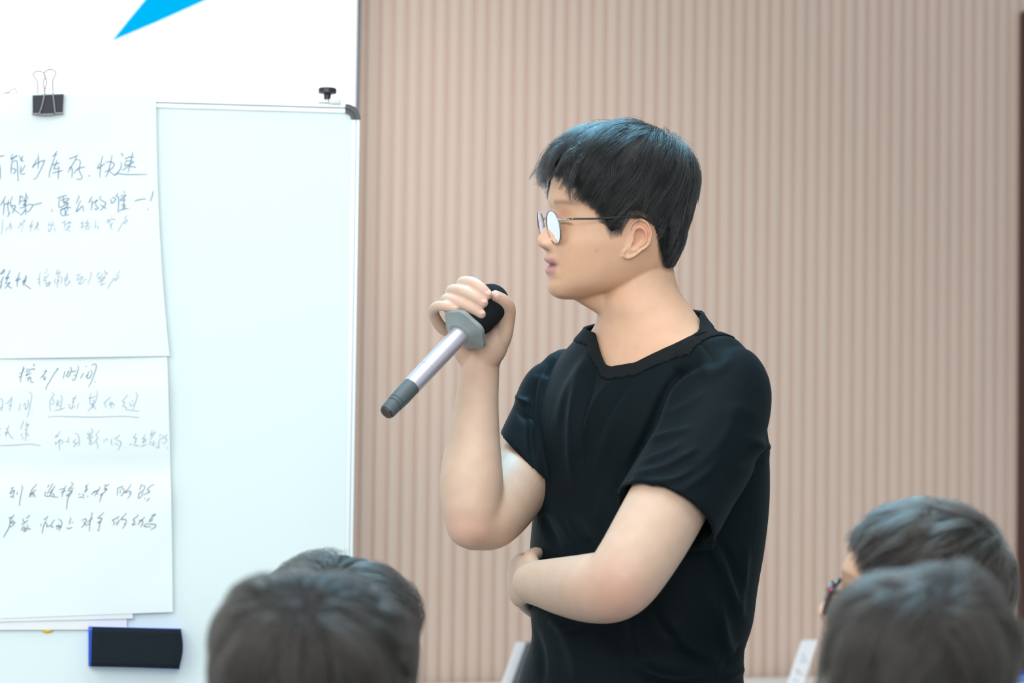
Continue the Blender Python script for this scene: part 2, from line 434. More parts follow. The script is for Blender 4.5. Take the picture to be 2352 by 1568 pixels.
def writing(blocks, off, w, m, parent):
    R = []
    for ox, oy, sc, txt in blocks:
        for st in txt.split(';'):
            pts = [tuple(float(c) for c in q.split(',')) for q in st.split()]
            if len(pts) < 2: continue
            R.append(ribbon([(ox + x*10/sc, oy + y*10/sc) for x, y in pts], off, w))
    return obj('handwriting', join(*R), m, parent, False)
R1A = "-30,25 0,22 5,21 12,20;-2,40 0,55 1,70 0,85;35,16 29,29 47,19 29,33;33,34 31,45 29,69;32,39 39,34 45,34 47,45 48,70 49,88 46,87;32,56 38,55 42,60;44,57 40,65 35,69;52,20 55,27 58,35 65,34;61,21 58,33;57,47 55,62 57,69 62,71 68,68;68,46 58,63;103,16 104,30 104,42 102,55;101,28 96,36 87,53 95,44 104,38 120,33 118,40 108,62 100,77 95,83 89,83;154,8 147,18;141,22 154,17;149,19 143,38 136,58 133,70 133,80;141,46 151,42 161,40;153,32 152,42 146,52 146,56 160,54;159,47 158,65 157,75 158,84;140,67 155,64 170,60;186,29 205,22 211,18;206,22 203,32 192,50 183,66;186,54 192,51 195,58 194,80;204,31 212,31 217,36 215,48 213,58 217,68 222,79 217,84 212,84 206,82;199,69 205,60 214,54 230,50"
R1B = "29,72 30,75 28,77;66,20 61,40 59,60 58,80;57,41 51,55 60,50 72,41;74,38 84,36 92,39 97,43 93,52 84,59 71,64;91,18 88,35 83,55 79,68 73,78;83,61 98,73 104,68 114,55 116,45 115,37;98,70 110,69 125,71 145,71 186,71;114,13 119,17 120,23;125,29 138,24 151,24;147,9 144,25 138,50 134,66;131,32 125,47 149,38 144,35 131,34;137,47 119,60;139,49 156,52"
R2A = "15,18 9,30 0,44;10,31 11,42 10,55 9,69;11,41 28,35;23,27 21,40 22,55 24,65;33,18 28,36 30,44 40,56 54,65;28,43 42,44 40,50 32,65;27,62 20,73;52,16 54,22 52,42;54,19 60,19 61,25;53,33 61,30;70,8 70,17 64,31;71,17 75,21 70,28 63,32 72,31 62,42 70,40 63,48 52,50;69,30 69,50 69,69;70,43 80,40 88,42 83,52 76,60 71,58;69,52 62,63 55,70;88,42 113,36;140,54 140,60;155,23 180,15;161,22 160,48 184,36;171,19 171,35;163,30 180,24 187,26 171,36 184,36 176,50 164,56 165,66 171,71 177,66 185,46;175,50 176,62 178,69 187,67;164,54 175,50 192,48;214,17 206,38;218,29 205,60 215,52 223,44 226,60"
R2B = "37,19 27,36;33,29 37,34 36,45 34,56;37,37 53,29;50,26 46,34 48,44 54,50 45,54 44,50;61,17 58,24 64,30 73,35 72,42 62,54 58,55;59,41 70,48 76,52;87,26 90,38;90,21 100,24 99,30 91,37;107,9 102,18 107,19 109,30 107,63;124,4 124,10;113,18 129,15 113,29 128,28;123,22 123,35 120,50;116,41 126,42 124,48 120,50;110,57 125,52 136,51;152,31 165,27 183,25;201,4 200,15 194,32;188,52 187,55"
R2C = "6,79 7,90 6,105 3,122;19,100 16,112;30,87 27,98 22,105;23,92 31,98 30,104 27,111;55,87 53,97 49,106;61,85 66,82 66,86 57,94 61,96 64,102;57,103 60,106;57,109 60,114;88,81 85,95 82,115;84,93 79,100 84,101 89,97;103,85 98,100 93,110;98,92 104,91 102,98 94,103;99,101 105,110;135,87 130,97 141,94;142,85 139,98 136,110 131,114 132,104;144,92 145,94 142,99;145,104 148,107 149,113;178,84 167,91;174,87 176,94 190,87 191,91 187,91 184,84;176,92 174,98 175,105;181,100 189,97 188,100 181,106 175,111;182,106 189,114;200,109 201,110"
R2D = "3,93 14,89;5,103 15,97;10,84 11,96 11,107;26,79 23,86 18,91 28,90 21,98 19,103 22,108 27,106 33,100;22,101 29,97;46,82 46,94 46,104;53,91 55,89;45,98 46,105;51,98 54,101 51,106;89,73 90,76;82,79 75,90;80,85 92,80 99,81 99,84;84,85 81,91;90,88 92,91 86,95;84,93 89,95 84,103;88,100 91,107;132,69 125,80 133,83 124,91 128,93;125,85 118,93 106,115"
R3A = "0,27 8,20 14,12 15,18 8,26 1,29;12,35 9,42 4,53 0,55;6,46 4,60 3,79;0,72 6,63;34,14 31,24 18,45 31,36;31,36 20,55 22,61 34,56 26,66 15,77;25,66 33,73 41,76;66,22 61,44 58,60 58,71;60,40 53,51 66,46 69,41;88,31 87,42 79,60 77,67;82,38 89,41 76,54 83,57 88,47;81,62 104,78"
R3C = "136,22 134,30 133,50 134,70;124,47 133,42;126,58 135,54;159,10 158,18;150,25 157,22;149,33 150,38 154,39;166,27 155,40 146,51 158,48;155,50 155,60 170,54 160,66 154,70;153,61 160,68 166,67 170,57;197,9 189,28 204,19 194,35;187,42 184,52 185,61;194,38 205,37 209,44 207,54 203,61;195,38 194,55 193,70 194,77;190,60 199,50 195,46;218,39 219,52 220,65 223,68 231,58 234,50;229,23 223,40 220,52;227,35 229,40 223,51"
R3B = "13,49 17,60;37,32 52,27;45,32 39,46 41,49 57,35 57,42 51,48 47,60 50,63 58,56 67,44 70,49;43,60 50,57;82,24 86,21 88,27 83,45 75,63;130,13 133,18 132,23;117,21 109,28 107,39;132,22 142,24 140,28 132,30;129,25 110,44 135,37 125,48 109,56;119,46 130,49;125,48 120,60 122,66 130,59;129,58 134,60;183,15 183,20 176,26;169,29 180,34 178,39 166,46 168,50 177,46;165,40 155,56 141,78"
R4 = "53,10 50,25 47,36 46,47;43,28 50,24 55,14;42,36 50,31;76,5 77,8 74,10;63,15 58,24;64,19 77,16 76,19;67,20 58,32 71,25;60,38 70,36;67,33 62,45;70,36 69,44 72,47 76,46;98,22 105,20 98,30 90,38;97,30 100,42 103,33;126,16 131,16 124,24 112,44 104,58 103,64;146,22 142,38;152,23 156,22 149,32 153,33;157,12 161,18 157,30 152,36;162,21 166,23 172,19;175,9 177,14 173,28 168,41 164,42 162,37;166,30 171,31;195,10 193,12;188,25 181,38;204,18 207,24 205,32 199,38 196,36 198,28 192,35;198,27 201,22;206,9 213,5 217,10 214,22 207,42 199,57;214,44 213,47"
R5A = "0,85 3,83 6,90 5,102 2,112;0,106 4,102;13,94 18,92 27,80;27,77 24,98 21,111;19,98 26,99;48,76 48,77;45,94 43,111;60,87 64,90 62,102 57,107;52,100 55,94 58,97 56,106 60,108;64,68 70,71 71,80 68,97 63,120 60,126;73,108 72,110"
R5B = "18,11 24,15 19,21 15,30 14,42 16,53;18,22 23,30 22,36 17,38;31,27 29,42;34,28 36,32 31,37 38,41;37,18 40,18 41,28 38,48;24,51 32,50 48,45;74,17 68,25 66,36 63,46;64,24 74,24;64,31 69,32;60,36 57,42 61,47 66,44 71,40;79,35 75,47;107,12 104,26 105,36 112,40;100,23 110,22 117,18;109,28 114,29 112,34 107,38 112,39 99,53;121,6 120,20 115,35 110,45;112,41 118,49;151,20 143,28 134,35;138,32 139,40 142,46;149,30 150,38 155,48;146,37 156,35 159,40 158,42;154,30 153,39;189,15 186,20 177,31 183,33 178,42 186,43 185,48 192,50 215,53;194,33 194,40;199,28 202,33;203,36 195,43;206,14 209,12 211,18 206,36 201,50;9,66 30,64 60,65 120,66 180,64 216,67"
R6A = "1,27 0,31;0,47 1,44;24,18 19,35 15,50;15,27 20,31;13,41 19,41 24,36;17,36 13,41;22,39 32,53 37,54;64,6 55,29;72,9 69,21 78,15 70,28;66,31 73,31;72,28 70,45 68,62;66,40 75,43 75,50;60,41 57,46 60,50;63,52 60,57;78,57 80,59;90,65 91,66;0,74 30,73 60,71 80,70 110,74"
R6C = "161,33 159,41 148,51 158,48;149,62 150,70 160,60 167,59 169,65 167,70;162,55 160,70 161,86;176,63 183,63;187,49 184,60 187,68;201,41 210,44 214,58 214,72 211,73;205,56 198,65 206,67;212,64 205,70 198,78"
R6B = "0,27 0,33;5,24 8,28 3,33 9,33;8,18 13,18 15,24 12,31 4,38;0,42 16,38;4,43 8,49 11,41;8,49 6,58 12,58 12,52 8,49;18,52 19,57;33,21 24,33 29,42 23,49 29,60 27,70;47,44 46,54;53,41 53,47 55,48;66,44 65,52 68,62;87,33 81,40 72,44;78,46 90,51 91,58 87,67 84,74;77,55 77,60;82,57 82,62;102,67 102,68;133,28 128,38 127,43 134,42 128,54 134,52;124,38 129,37;119,55 116,62;124,59 140,63;159,31 149,44 157,43 149,55 162,46;145,62 151,63 160,57;176,20 171,35 180,26;185,24 170,46;172,49 168,60;179,49 182,55 179,61 176,60 177,53;198,30 196,38;204,33 206,38 198,46;196,44 193,55 194,66 190,68 186,63;201,55 205,55;218,31 209,42 216,46 207,59;209,65 209,66;218,67 216,70"
R7A = "29,24 35,20;33,23 26,35 27,38 36,28 37,30 34,42 34,49;25,46 30,45 34,41;44,33 44,40;54,16 57,18 56,30 51,55 50,69;95,11 90,18 84,24 78,36 74,47;93,26 80,38 79,46;85,32 88,40 92,46;77,38 88,39;85,43 85,46;127,14 122,21;136,11 121,38;142,17 136,26 129,43;127,37 137,24;118,31 115,38 118,44 130,43 140,46 150,46;134,37 138,38 139,45;152,27 165,24;169,16 165,27 158,46;157,36 160,32 170,30;181,9 188,11 184,18 175,29 186,32 170,42 178,42 185,32;189,21 180,40 174,52 171,78;181,20 183,26"
R7B = "26,13 17,20 22,20 16,34 25,24;0,40 4,37;0,47 8,46 16,47;9,38 16,42;23,43 25,46;56,18 52,28 46,35 41,44;38,32 49,29 53,26;47,30 36,36 35,41;47,36 51,39;67,13 71,17 80,13;71,17 67,22 73,25 65,27 74,25 66,34 57,40 58,43 62,40 63,35;64,35 58,46 55,60;99,24 110,20 116,18;101,25 100,42;108,28 107,37;110,25 117,25 117,33 112,41 108,43;135,13 135,15 127,26 119,35 127,32 134,31 135,38 126,50;130,36 134,37;163,12 157,28;164,19 169,16 171,22 165,30 156,37 154,48 157,49 164,40 165,31;195,12 183,20 177,27 183,30 175,37 167,40;183,30 183,36;171,48 172,52;183,48 176,57"
R8A = "36,91 31,99 26,104 26,111 25,113;22,100 31,98;25,113 34,105;26,114 38,110 33,118 24,124;26,113 22,126 13,142 9,150;75,92 74,96 67,100;59,101 60,108 63,111;72,105 63,112 55,117;62,120 57,126 55,133;70,116 71,123 65,134 61,133 62,127 66,124 64,131;69,129 75,127 79,130;123,94 118,102 112,103;105,115 105,121;119,106 112,120 108,140;116,113 121,116 120,122 132,118;140,104 133,115 133,124 138,122;150,103 158,108 158,120 151,134;153,116 144,122 156,121 145,129;182,99 178,116;185,112 188,110;171,124 175,127 186,124"
R8B = "8,106 19,102 20,106 15,117 7,125;13,110 22,120;23,111 37,99;24,117 30,114;36,85 31,105 29,120 28,134;66,85 58,93 50,100 61,101 56,108 49,113 59,110;57,108 54,120 52,133 49,131;105,95 98,100 86,106;88,105 92,112 90,119;103,103 104,108 97,119;97,110 98,113;124,87 115,96 109,104 120,103 123,108 120,118 113,127;116,115 120,115;152,90 153,94 141,104 145,109 138,118 148,115;155,107 164,105 165,115 161,121 159,120;171,97 160,108 153,117;188,93 199,90 190,97 182,109 190,105 189,101;178,113 169,119 172,122 186,122;179,115 196,116 199,121 186,130"
writing([(0, 340, 11.76, R1A), (180, 340, 11.76, R1B), (0, 435, 11.76, R2A), (180, 435, 11.76, R2B), (0, 610, 14.7, R3A)], off_top, 0.00062, m_ink, sh1)
writing([(0, 435, 11.76, R2C), (180, 435, 11.76, R2D), (0, 610, 14.7, R3C), (150, 610, 14.7, R3B)], off_top, 0.00045, m_ink3, sh1)
writing([(0, 830, 9.8, R4), (0, 1100, 11.2, R7A), (180, 1100, 11.2, R7B), (0, 1100, 11.2, R8A), (180, 1100, 11.2, R8B)], off_low, 0.00052, m_ink2, sh2)
writing([(0, 830, 9.8, R5A), (100, 890, 9.8, R5B), (0, 960, 11.76, R6A), (0, 960, 11.76, R6C), (200, 970, 11.76, R6B)], off_low, 0.00045, m_ink3, sh2)

# binder clip: black sprung body with two looped wire handles
m_clip = mat('black_enamelled_steel', (0.016, 0.018, 0.030), 0.45, spec=0.3)
m_wire = mat('nickel_wire', (0.30, 0.30, 0.32), 0.35, 0.6)
clip = empty('binder_clip', bp(110, 262, 0.012), 'black binder clip with wire loops holding the upper flip chart sheet', 'binder clip')
def binder_clip(pxc, root):
    c1, c2, c3, c4 = (75, 219), (146, 216), (144, 262), (75, 264)
    def q(pt, off): return bp(pt[0] + pxc, pt[1], off)
    fo, bo = 0.0165, -0.026
    Vt = []
    for (t, b) in ((c1, c4), (c2, c3)):
        Vt.append([q(t, fo - 0.001), q(b, 0.0145), q(b, 0.0135), q(t, fo - 0.003), q(t, bo + 0.003), q(b, -0.0235), q(b, -0.0245), q(t, bo)])
    V = Vt[0] + Vt[1]
    F = [(i, (i+1) % 8, 8 + (i+1) % 8, 8 + i) for i in range(8)] + [(0, 3, 2, 1), (0, 7, 4, 3), (4, 7, 6, 5), (8, 9, 10, 11), (8, 11, 12, 15), (12, 13, 14, 15)]
    obj('clip_body', (V, F), m_clip, root, False)
    obj('clip_lip', join(wire([q((75, 261.5), 0.0165), q((92, 261), 0.0165)], 0.0012), wire([q((128, 260), 0.0165), q((145, 259.5), 0.0165)], 0.0012), wire([q((93, 263), 0.0160), q((123, 262), 0.0160)], 0.0012)), m_wire, root)
    f_ = 0.0172
    w1 = [(91, 259, f_), (96, 245, f_+.001), (102, 218, f_+.002), (103, 207, f_), (106, 195, f_), (106.5, 185, f_), (103, 175, f_), (101.5, 167, f_),
          (108, 161.5, f_), (116, 159.5, f_), (124, 162, f_), (128.5, 168, f_), (126, 174, f_), (121.5, 183, f_), (121, 192, f_), (122, 216, f_+.002), (125, 245, f_+.001), (127, 260, f_)]
    w2 = [(86.5, 217, -.027), (86, 190, -.027), (80, 179, -.027), (76, 172, -.027), (80, 166, -.027), (88, 163.3, -.027), (97, 165, -.027), (101.5, 169, -.027), (104, 177, -.027), (100, 186, -.027), (100, 194, -.027), (103, 217, -.027)]
    for w in (w1, w2):
        obj('wire_loop', wire([bp(x + pxc, y, o) for x, y, o in w], 0.0010, res=90), m_wire, root)
binder_clip(0, clip)
# second clip: only the tip of its wire loop shows at the left edge
pts = [(8, 213.5, -.02), (18, 212, -.02), (27, 205.5, -.02), (33, 203, -.02), (36, 206, -.02), (38.5, 214, -.02)]
tag(obj('wire_loop_clip', join(wire([bp(x, y, o) for x, y, o in pts], 0.0008), wire([bp(6, 213.5, -.02), bp(35, 213.3, -.02)], 0.0005)), m_wire), 'bare wire loop lying on the top board edge at the left picture edge', 'clip')

# eraser: blue plastic holder with black felt face
er = empty('board_eraser', bp(310, 1485, 0.0), 'blue and black felt whiteboard eraser below the flip chart sheets', 'eraser')
m_felt = noise_color(mat('black_felt', rough=0.95, spec=0.1), (0.010, 0.015, 0.022), (0.018, 0.025, 0.033), 900, 2, bump=0.4)
m_bluep = mat('blue_plastic', (0.012, 0.09, 0.55), 0.35)
def quad_slab(corners, d0, d1, bulge=0.0, n=14, m=10):
    """slab over an image quad on the board, face bulging along its length"""
    a, b, c, d = [A(*k) for k in corners]; V, F = [], []
    def pt(u, v, o):
        q = (a*(1-u) + b*u)*(1-v) + (d*(1-u) + c*u)*v
        if u > 0.999: q = q + A(bulge * math.sin(math.pi*v), 0)
        return bp(q[0], q[1], o)
    for j in range(m+1):
        for i in range(n+1):
            u, v = i/n, j/m; e = min(u, 1-u, 0.08)/0.08; f = min(v, 1-v, 0.12)/0.12
            V.append(pt(u, v, d1 - 0.003*(1-e)**2 - 0.003*(1-f)**2))
    k = len(V); N = n+1
    for j in range(m):
        for i in range(n): F.append((j*N+i, (j+1)*N+i, (j+1)*N+i+1, j*N+i+1))
    E = [i for i in range(N)] + [j*N+n for j in range(1, m+1)] + [m*N+i for i in range(n-1, -1, -1)] + [j*N for j in range(m-1, 0, -1)]
    for e in E:
        j, i = divmod(e, N); V.append(pt(i/n, j/m, d0))
    q = len(E)
    F += [(E[i], E[(i+1) % q], k+(i+1) % q, k+i) for i in range(q)] + [tuple(k+i for i in range(q))[::-1]]
    return np.array(V), F
obj('holder', quad_slab([(203, 1438), (416, 1443), (412, 1536), (203, 1529)], 0.0, 0.019, 1), m_bluep, er, False)
obj('felt_pad', quad_slab([(211.5, 1439.5), (415, 1445), (411, 1534.5), (209, 1530)], 0.018, 0.031, 7), m_felt, er, False)
m_yel = mat('yellow_plastic', (0.8, 0.5, 0.02), 0.4)
tag(obj('round_magnet', ellipsoid(bp(108, 1446, 0.001), np.stack([BU*0.009, BN*0.003, ZV*0.0045])), m_yel), 'yellow magnet half hidden under the paper edge', 'magnet')

# ------------------------------------------------------------------ white counter along the wall with leaning cards
m_ctop = mat('white_laminate', (0.82, 0.84, 0.84), 0.4)
zc_ = wall_pt(1450, 1561, 0.02)[2]
cw = 0.46
counter = empty('counter', W0 + WU*0.45 + WN*cw/2, 'long white counter along the fluted wall', 'counter')
sa, sb = wall_s(880), sd - 0.02
cc = W0 + WU*(sa+sb)/2 + WN*(0.02 + cw/2)
obj('counter_top', box(cc + ZV*(zc_-0.012), WU*(sb-sa)/2, WN*cw/2, ZV*0.012, 0.003), m_ctop, counter, False)
obj('counter_body', box(cc + ZV*(zc_-0.024)/2, WU*((sb-sa)/2-0.02), WN*(cw/2-0.02), ZV*(zc_-0.024)/2), m_ctop, counter, False)
ctop = zc_
m_card = mat('white_card', (0.86, 0.88, 0.92), 0.6)
m_gcard = mat('grey_backing_card', (0.075, 0.08, 0.10), 0.7)
def lean_card(px_top, py_top, wpx, depth_off, label, writing_on=False, grey=True):
    """stiff card leaning on the counter, seen almost edge-on"""
    t = on_plane(px_top, py_top, W0 + WN*depth_off, WN)
    h = t[2] - ctop
    lean = nrm(WU*0.37 + ZV)                      # slopes up to the right
    top = t; base = t - lean * (h / lean[2])
    wd = nrm(WN*1.0 + WU*0.12); face = nrm(np.cross(wd, lean))
    wu = A(1, 0, 0)
    r = empty('name_card', base, label, 'card')
    c = (top + base)/2; L = (top - base)/2
    hw = wpx/2
    obj('card_face', box(c + WU*hw, L, WU*hw, WN*0.002, 0.0012), m_card, r, False)
    if grey:
        obj('backing', box(c + WU*(2*hw + 0.011), L*0.97, WU*0.011, WN*0.030 , 0.0015), m_gcard, r, False)
    if writing_on:
        S = []
        for (a, b, c2, d) in ((.25, .30, .55, .36), (.3, .42, .75, .44), (.2, .60, .5, .63), (.35, .66, .8, .70), (.25, .8, .6, .83)):
            p1 = top - lean*(h/lean[2])*b + WU*wpx*a; p2 = top - lean*(h/lean[2])*d + WU*wpx*c2
            S.append(wire([p1 + WN*0.0024, (p1+p2)/2 + WN*0.0024 + ZV*0.003, p2 + WN*0.0024], 0.0008))
        obj('handwriting', join(*S), m_ink3, r)
lean_card(1186, 1475, 0.020, 0.30, 'white card with grey backing leaning behind the speaker hip', False, True)
lean_card(1842, 1470, 0.036, 0.30, 'white card with faint writing leaning left of the lower right audience head', True, False)
m_cyan = mat('pale_cyan_print', (0.45, 0.75, 0.88), 0.4)
bq = on_plane(2314, 1546, W0 + WN*0.26, WN)
bxr = empty('carton', bq*A(1, 1, 0) + ZV*ctop, 'blue and white box on the counter at the lower right picture corner', 'box')
bh = (bq[2] - ctop)/2
bcn = bq + WU*0.10 - ZV*bh - WN*0.05
obj('box_body', box(bcn, WU*0.10, WN*0.05, ZV*bh, 0.001), mat('blue_print', (0.01, 0.10, 0.55), 0.35), bxr, False)
for f, w in ((0.30, 0.10), (0.75, 0.16)):
    obj('pale_stripe', prism([(0.012, -2*bh*(f+w)), (0.2, -2*bh*(f+w*1.4)), (0.2, -2*bh*(f-w*0.2)), (0.012, -2*bh*f)], bq + WN*0.0003, WU, ZV, WN, 0.0006), m_cyan, bxr, False)
# ------------------------------------------------------------------ heads (local millimetres: x face, y the person's left, z up)
HZ = np.array([
    # z     xf    xb    w    xm
    (-100,  88,   66,   7,   78), (-96,  98,   50,  22,   72), (-89, 103,   32,  34,   62), (-80, 104.5, -12,  46,   48),
    (-70, 104.5, -42,  54,   36), (-60, 105,  -57,  59,   26), (-50, 106,  -63,  63,   16), (-36, 107,  -70,  67,    8),
    (-20, 106,    -77, 71,    2), (0,  103.5, -80,  73,   -4), (17, 103,   -84,  74,   -6), (35, 107.5, -86,  76,   -6),
    (55, 105.5,   -86, 77,   -6), (75,  98,   -80,  75,   -2), (90,  87,   -70,  69,    0), (105, 69,   -54,  57,    0),
    (115, 49,     -36, 42,    0), (121, 30,   -19,  27,    2), (124.5, 8,   0,   6,     3)], float)
def _pch(x, xs, ys):
    d = np.diff(ys) / np.diff(xs); m = np.zeros_like(ys); m[0], m[-1] = d[0], d[-1]
    for i in range(1, len(xs)-1):
        m[i] = 0 if d[i-1]*d[i] <= 0 else 2*d[i-1]*d[i]/(d[i-1]+d[i])
    i = np.clip(np.searchsorted(xs, x, side='right')-1, 0, len(xs)-2)
    h = xs[i+1]-xs[i]; q = (x-xs[i])/h
    return (2*q**3-3*q**2+1)*ys[i]+(q**3-2*q**2+q)*h*m[i]+(-2*q**3+3*q**2)*ys[i+1]+(q**3-q**2)*h*m[i+1]
NOSE_Z = np.array([-42, -39, -35.5, -32, -28, -23, -18, -10, 0, 8, 14, 20.0])
NOSE_N = np.array([0, 0.6, 4.0, 11, 15.5, 17.5, 16.6, 13, 8.5, 4.5, 2.0, 0.0])
def G(x, s): return np.exp(-(x/s)**2)
def head_levels(nz=170, nt=160, face=True):
    u = np.linspace(0, math.pi, nz); z = 12.25 - 112.25*np.cos(u)
    z = 0.55*z + 0.45*np.linspace(-100, 124.5, nz)
    xf, xb, w, xm = (_pch(z, HZ[:, 0], HZ[:, k]) for k in (1, 2, 3, 4))
    th = np.linspace(0, 2*math.pi, nt, endpoint=False)
    c, s = np.cos(th), np.sin(th)
    X = np.empty((nz, nt)); Y = np.empty((nz, nt)); Z = np.repeat(z[:, None], nt, 1)
    for i in range(nz):
        e = 2.0 + 0.45*G(z[i] + 25, 60)
        cc = np.sign(c)*np.abs(c)**(2/e); ss = np.sign(s)*np.abs(s)**(2/e)
        X[i] = xm[i] + np.where(c > 0, (xf[i]-xm[i])*cc, (xm[i]-xb[i])*cc); Y[i] = w[i]*ss
    if face:
        fr = np.clip((X - 35)/30, 0, 1); ay = np.abs(Y)
        wn = np.interp(Z, [-40, -25, -15, 0, 20], [11, 12, 10.5, 8.5, 7])
        d = np.interp(Z, NOSE_Z, NOSE_N)*np.exp(-(ay/wn)**2.3)
        d += 10.5*G(ay-14.0, 5.2)*G(Z+27.5, 6.0)
        d -= 2.8*G(ay-22.5, 3.2)*G(Z+27, 7)
        d -= 3.0*G(ay-6.5, 3.2)*G(Z+34.5, 2.6)
        d -= 6.5*G(ay-31, 15)*G(Z-6, 9)
        d += 4.2*G(ay-33, 11)*G(Z-1.5, 7)
        d += 1.6*G(ay-26, 20)*G(Z-27, 7)
        d += 2.4*G(ay-45, 18)*G(Z+24, 17)
        d += (6.6*G(Z+46.5, 5.0) + 5.4*G(Z+63.0, 5.4))*np.exp(-(ay/19)**2.4)
        d -= 6.5*np.exp(-((Z+55.0-ay*0.04)/1.9)**2)*np.exp(-(ay/22.5)**6)
        d -= 1.5*G(Z+73, 4)*G(ay, 24)
        d += 2.2*G(Z+86, 8)*G(ay, 17)
        d -= 1.6*G(ay-25, 3.5)*G(Z+57, 5)
        X = X + d*fr
    V = np.stack([X, Y, Z], 2).reshape(-1, 3)
    return rings(list(V.reshape(nz, nt, 3)))
EAR_C = [(150, -17), (110, -12)]
def ear(side=1):
    """auricle: polar height field with helix rim, antihelix and concha, leaning out from the head"""
    out = np.array([(1390, 335), (1455, 362), (1503, 420), (1532, 500), (1535, 570), (1518, 650), (1478, 710), (1418, 752), (1335, 828), (1275, 862), (1225, 868),
                    (1183, 842), (1188, 790), (1214, 725), (1236, 660), (1250, 600), (1252, 540), (1256, 470), (1285, 395), (1335, 350)], float)
    px = out[:, 0]/5.6 + 1220; py = out[:, 1]/5.6 + 440
    x = (1473 - px)/1.67; z = (520 - py)/1.729
    c = np.array([(1473 - (1375/5.6+1220))/1.67, (520 - (600/5.6+440))/1.729])
    pl = catmull(np.column_stack([x-c[0], z-c[1], np.zeros(len(x))])[list(range(len(x)))+[0]], 81)[:-1, :2]
    rr = np.array([0, .12, .24, .34, .42, .5, .57, .64, .71, .78, .84, .89, .93, .97, 1.0])
    hh = np.array([-11, -11, -10.5, -8.5, -2.5, 2.8, 4.2, 2.6, -0.8, -2.2, 0.5, 4.4, 5.6, 4.8, 1.5])
    lob = np.clip((-pl[:, 1]-18)/12, 0, 1)                 # lobe is smooth
    frt = np.clip((pl[:, 0]-2)/8, 0, 1)*np.clip((pl[:, 1]+22)/8, 0, 1)*np.clip((14-pl[:, 1])/8, 0, 1)
    front = [];  n = len(pl)
    for k, r in enumerate(rr):
        h = hh[k]*(1-lob*min(1, r*1.6)) + 1.2*lob*(1-r**4)*min(1, r*1.6)
        h = h*(1-frt*min(1, r)) + frt*min(1, r)*1.5
        front.append(np.column_stack([pl[:, 0]*r + c[0], np.full(n, 0.0) + h, pl[:, 1]*r + c[1]]))
    back = [np.column_stack([pl[:, 0]*r + c[0], np.full(n, -1.0 - 5.0*(1-r)**0.6 - 6.0*(1-r)), pl[:, 1]*r + c[1]]) for r in (0.985, 0.9, 0.7, 0.45, 0.15)]
    V, F = rings(front + back)
    xf = c[0] + 12
    tilt = math.radians(17); dx = V[:, 0] - xf
    y = 73.5 + V[:, 1]*math.cos(tilt) - dx*math.sin(tilt) - 2.5; xx = xf + dx*math.cos(tilt) + V[:, 1]*math.sin(tilt)
    return np.stack([xx, y*side, V[:, 2]], 1), F

# hairline seen from the side: lowest z that carries hair, as a function of x
HL_X = np.array([-95, -62, -52, -38, -27, -19, -10, 8, 24, 27, 42, 47, 52, 62, 74, 88, 100, 112.0])
HL_Z = np.array([-60, -63, -60, -51, -34, -8, 12, 19, 16, -6, -11, -3, 10, 23, 37, 53, 67, 72.0])
def hair_low(x): return np.interp(x, HL_X, HL_Z)
LIFT_Z = np.array([-60, -45, -30, -10, 15, 40, 65, 85, 105, 124.0])
def lift(p, spec):
    b = np.interp(p[:, 2], LIFT_Z, spec['lift'])
    for y_, z_, r_, a_ in spec.get('bumps', ()): b = b + a_*np.exp(-((p[:, 1]-y_)**2+(p[:, 2]-z_)**2)/r_**2)
    return b + spec.get('front', 0)*np.clip((p[:, 0]-30)/60, 0, 1)*np.clip((p[:, 2]-25)/35, 0, 1) + spec.get('crown', 0)*G(p[:, 0]+45, 45)*G(p[:, 2]-95, 45) + spec.get('back', 0)*np.clip((-p[:, 0]-45)/35, 0, 1)*G(p[:, 2]-25, 50)

def vnoise(p, scale, seed):
    """cheap smooth noise from a few sines"""
    r = np.random.RandomState(seed); out = np.zeros(len(p))
    for k in range(7):
        d = r.normal(size=3); d /= np.linalg.norm(d); out += np.sin(p @ d/scale*(1 + k*0.35) + r.uniform(0, 6.28))/(1 + 0.25*k)
    return out/3.2

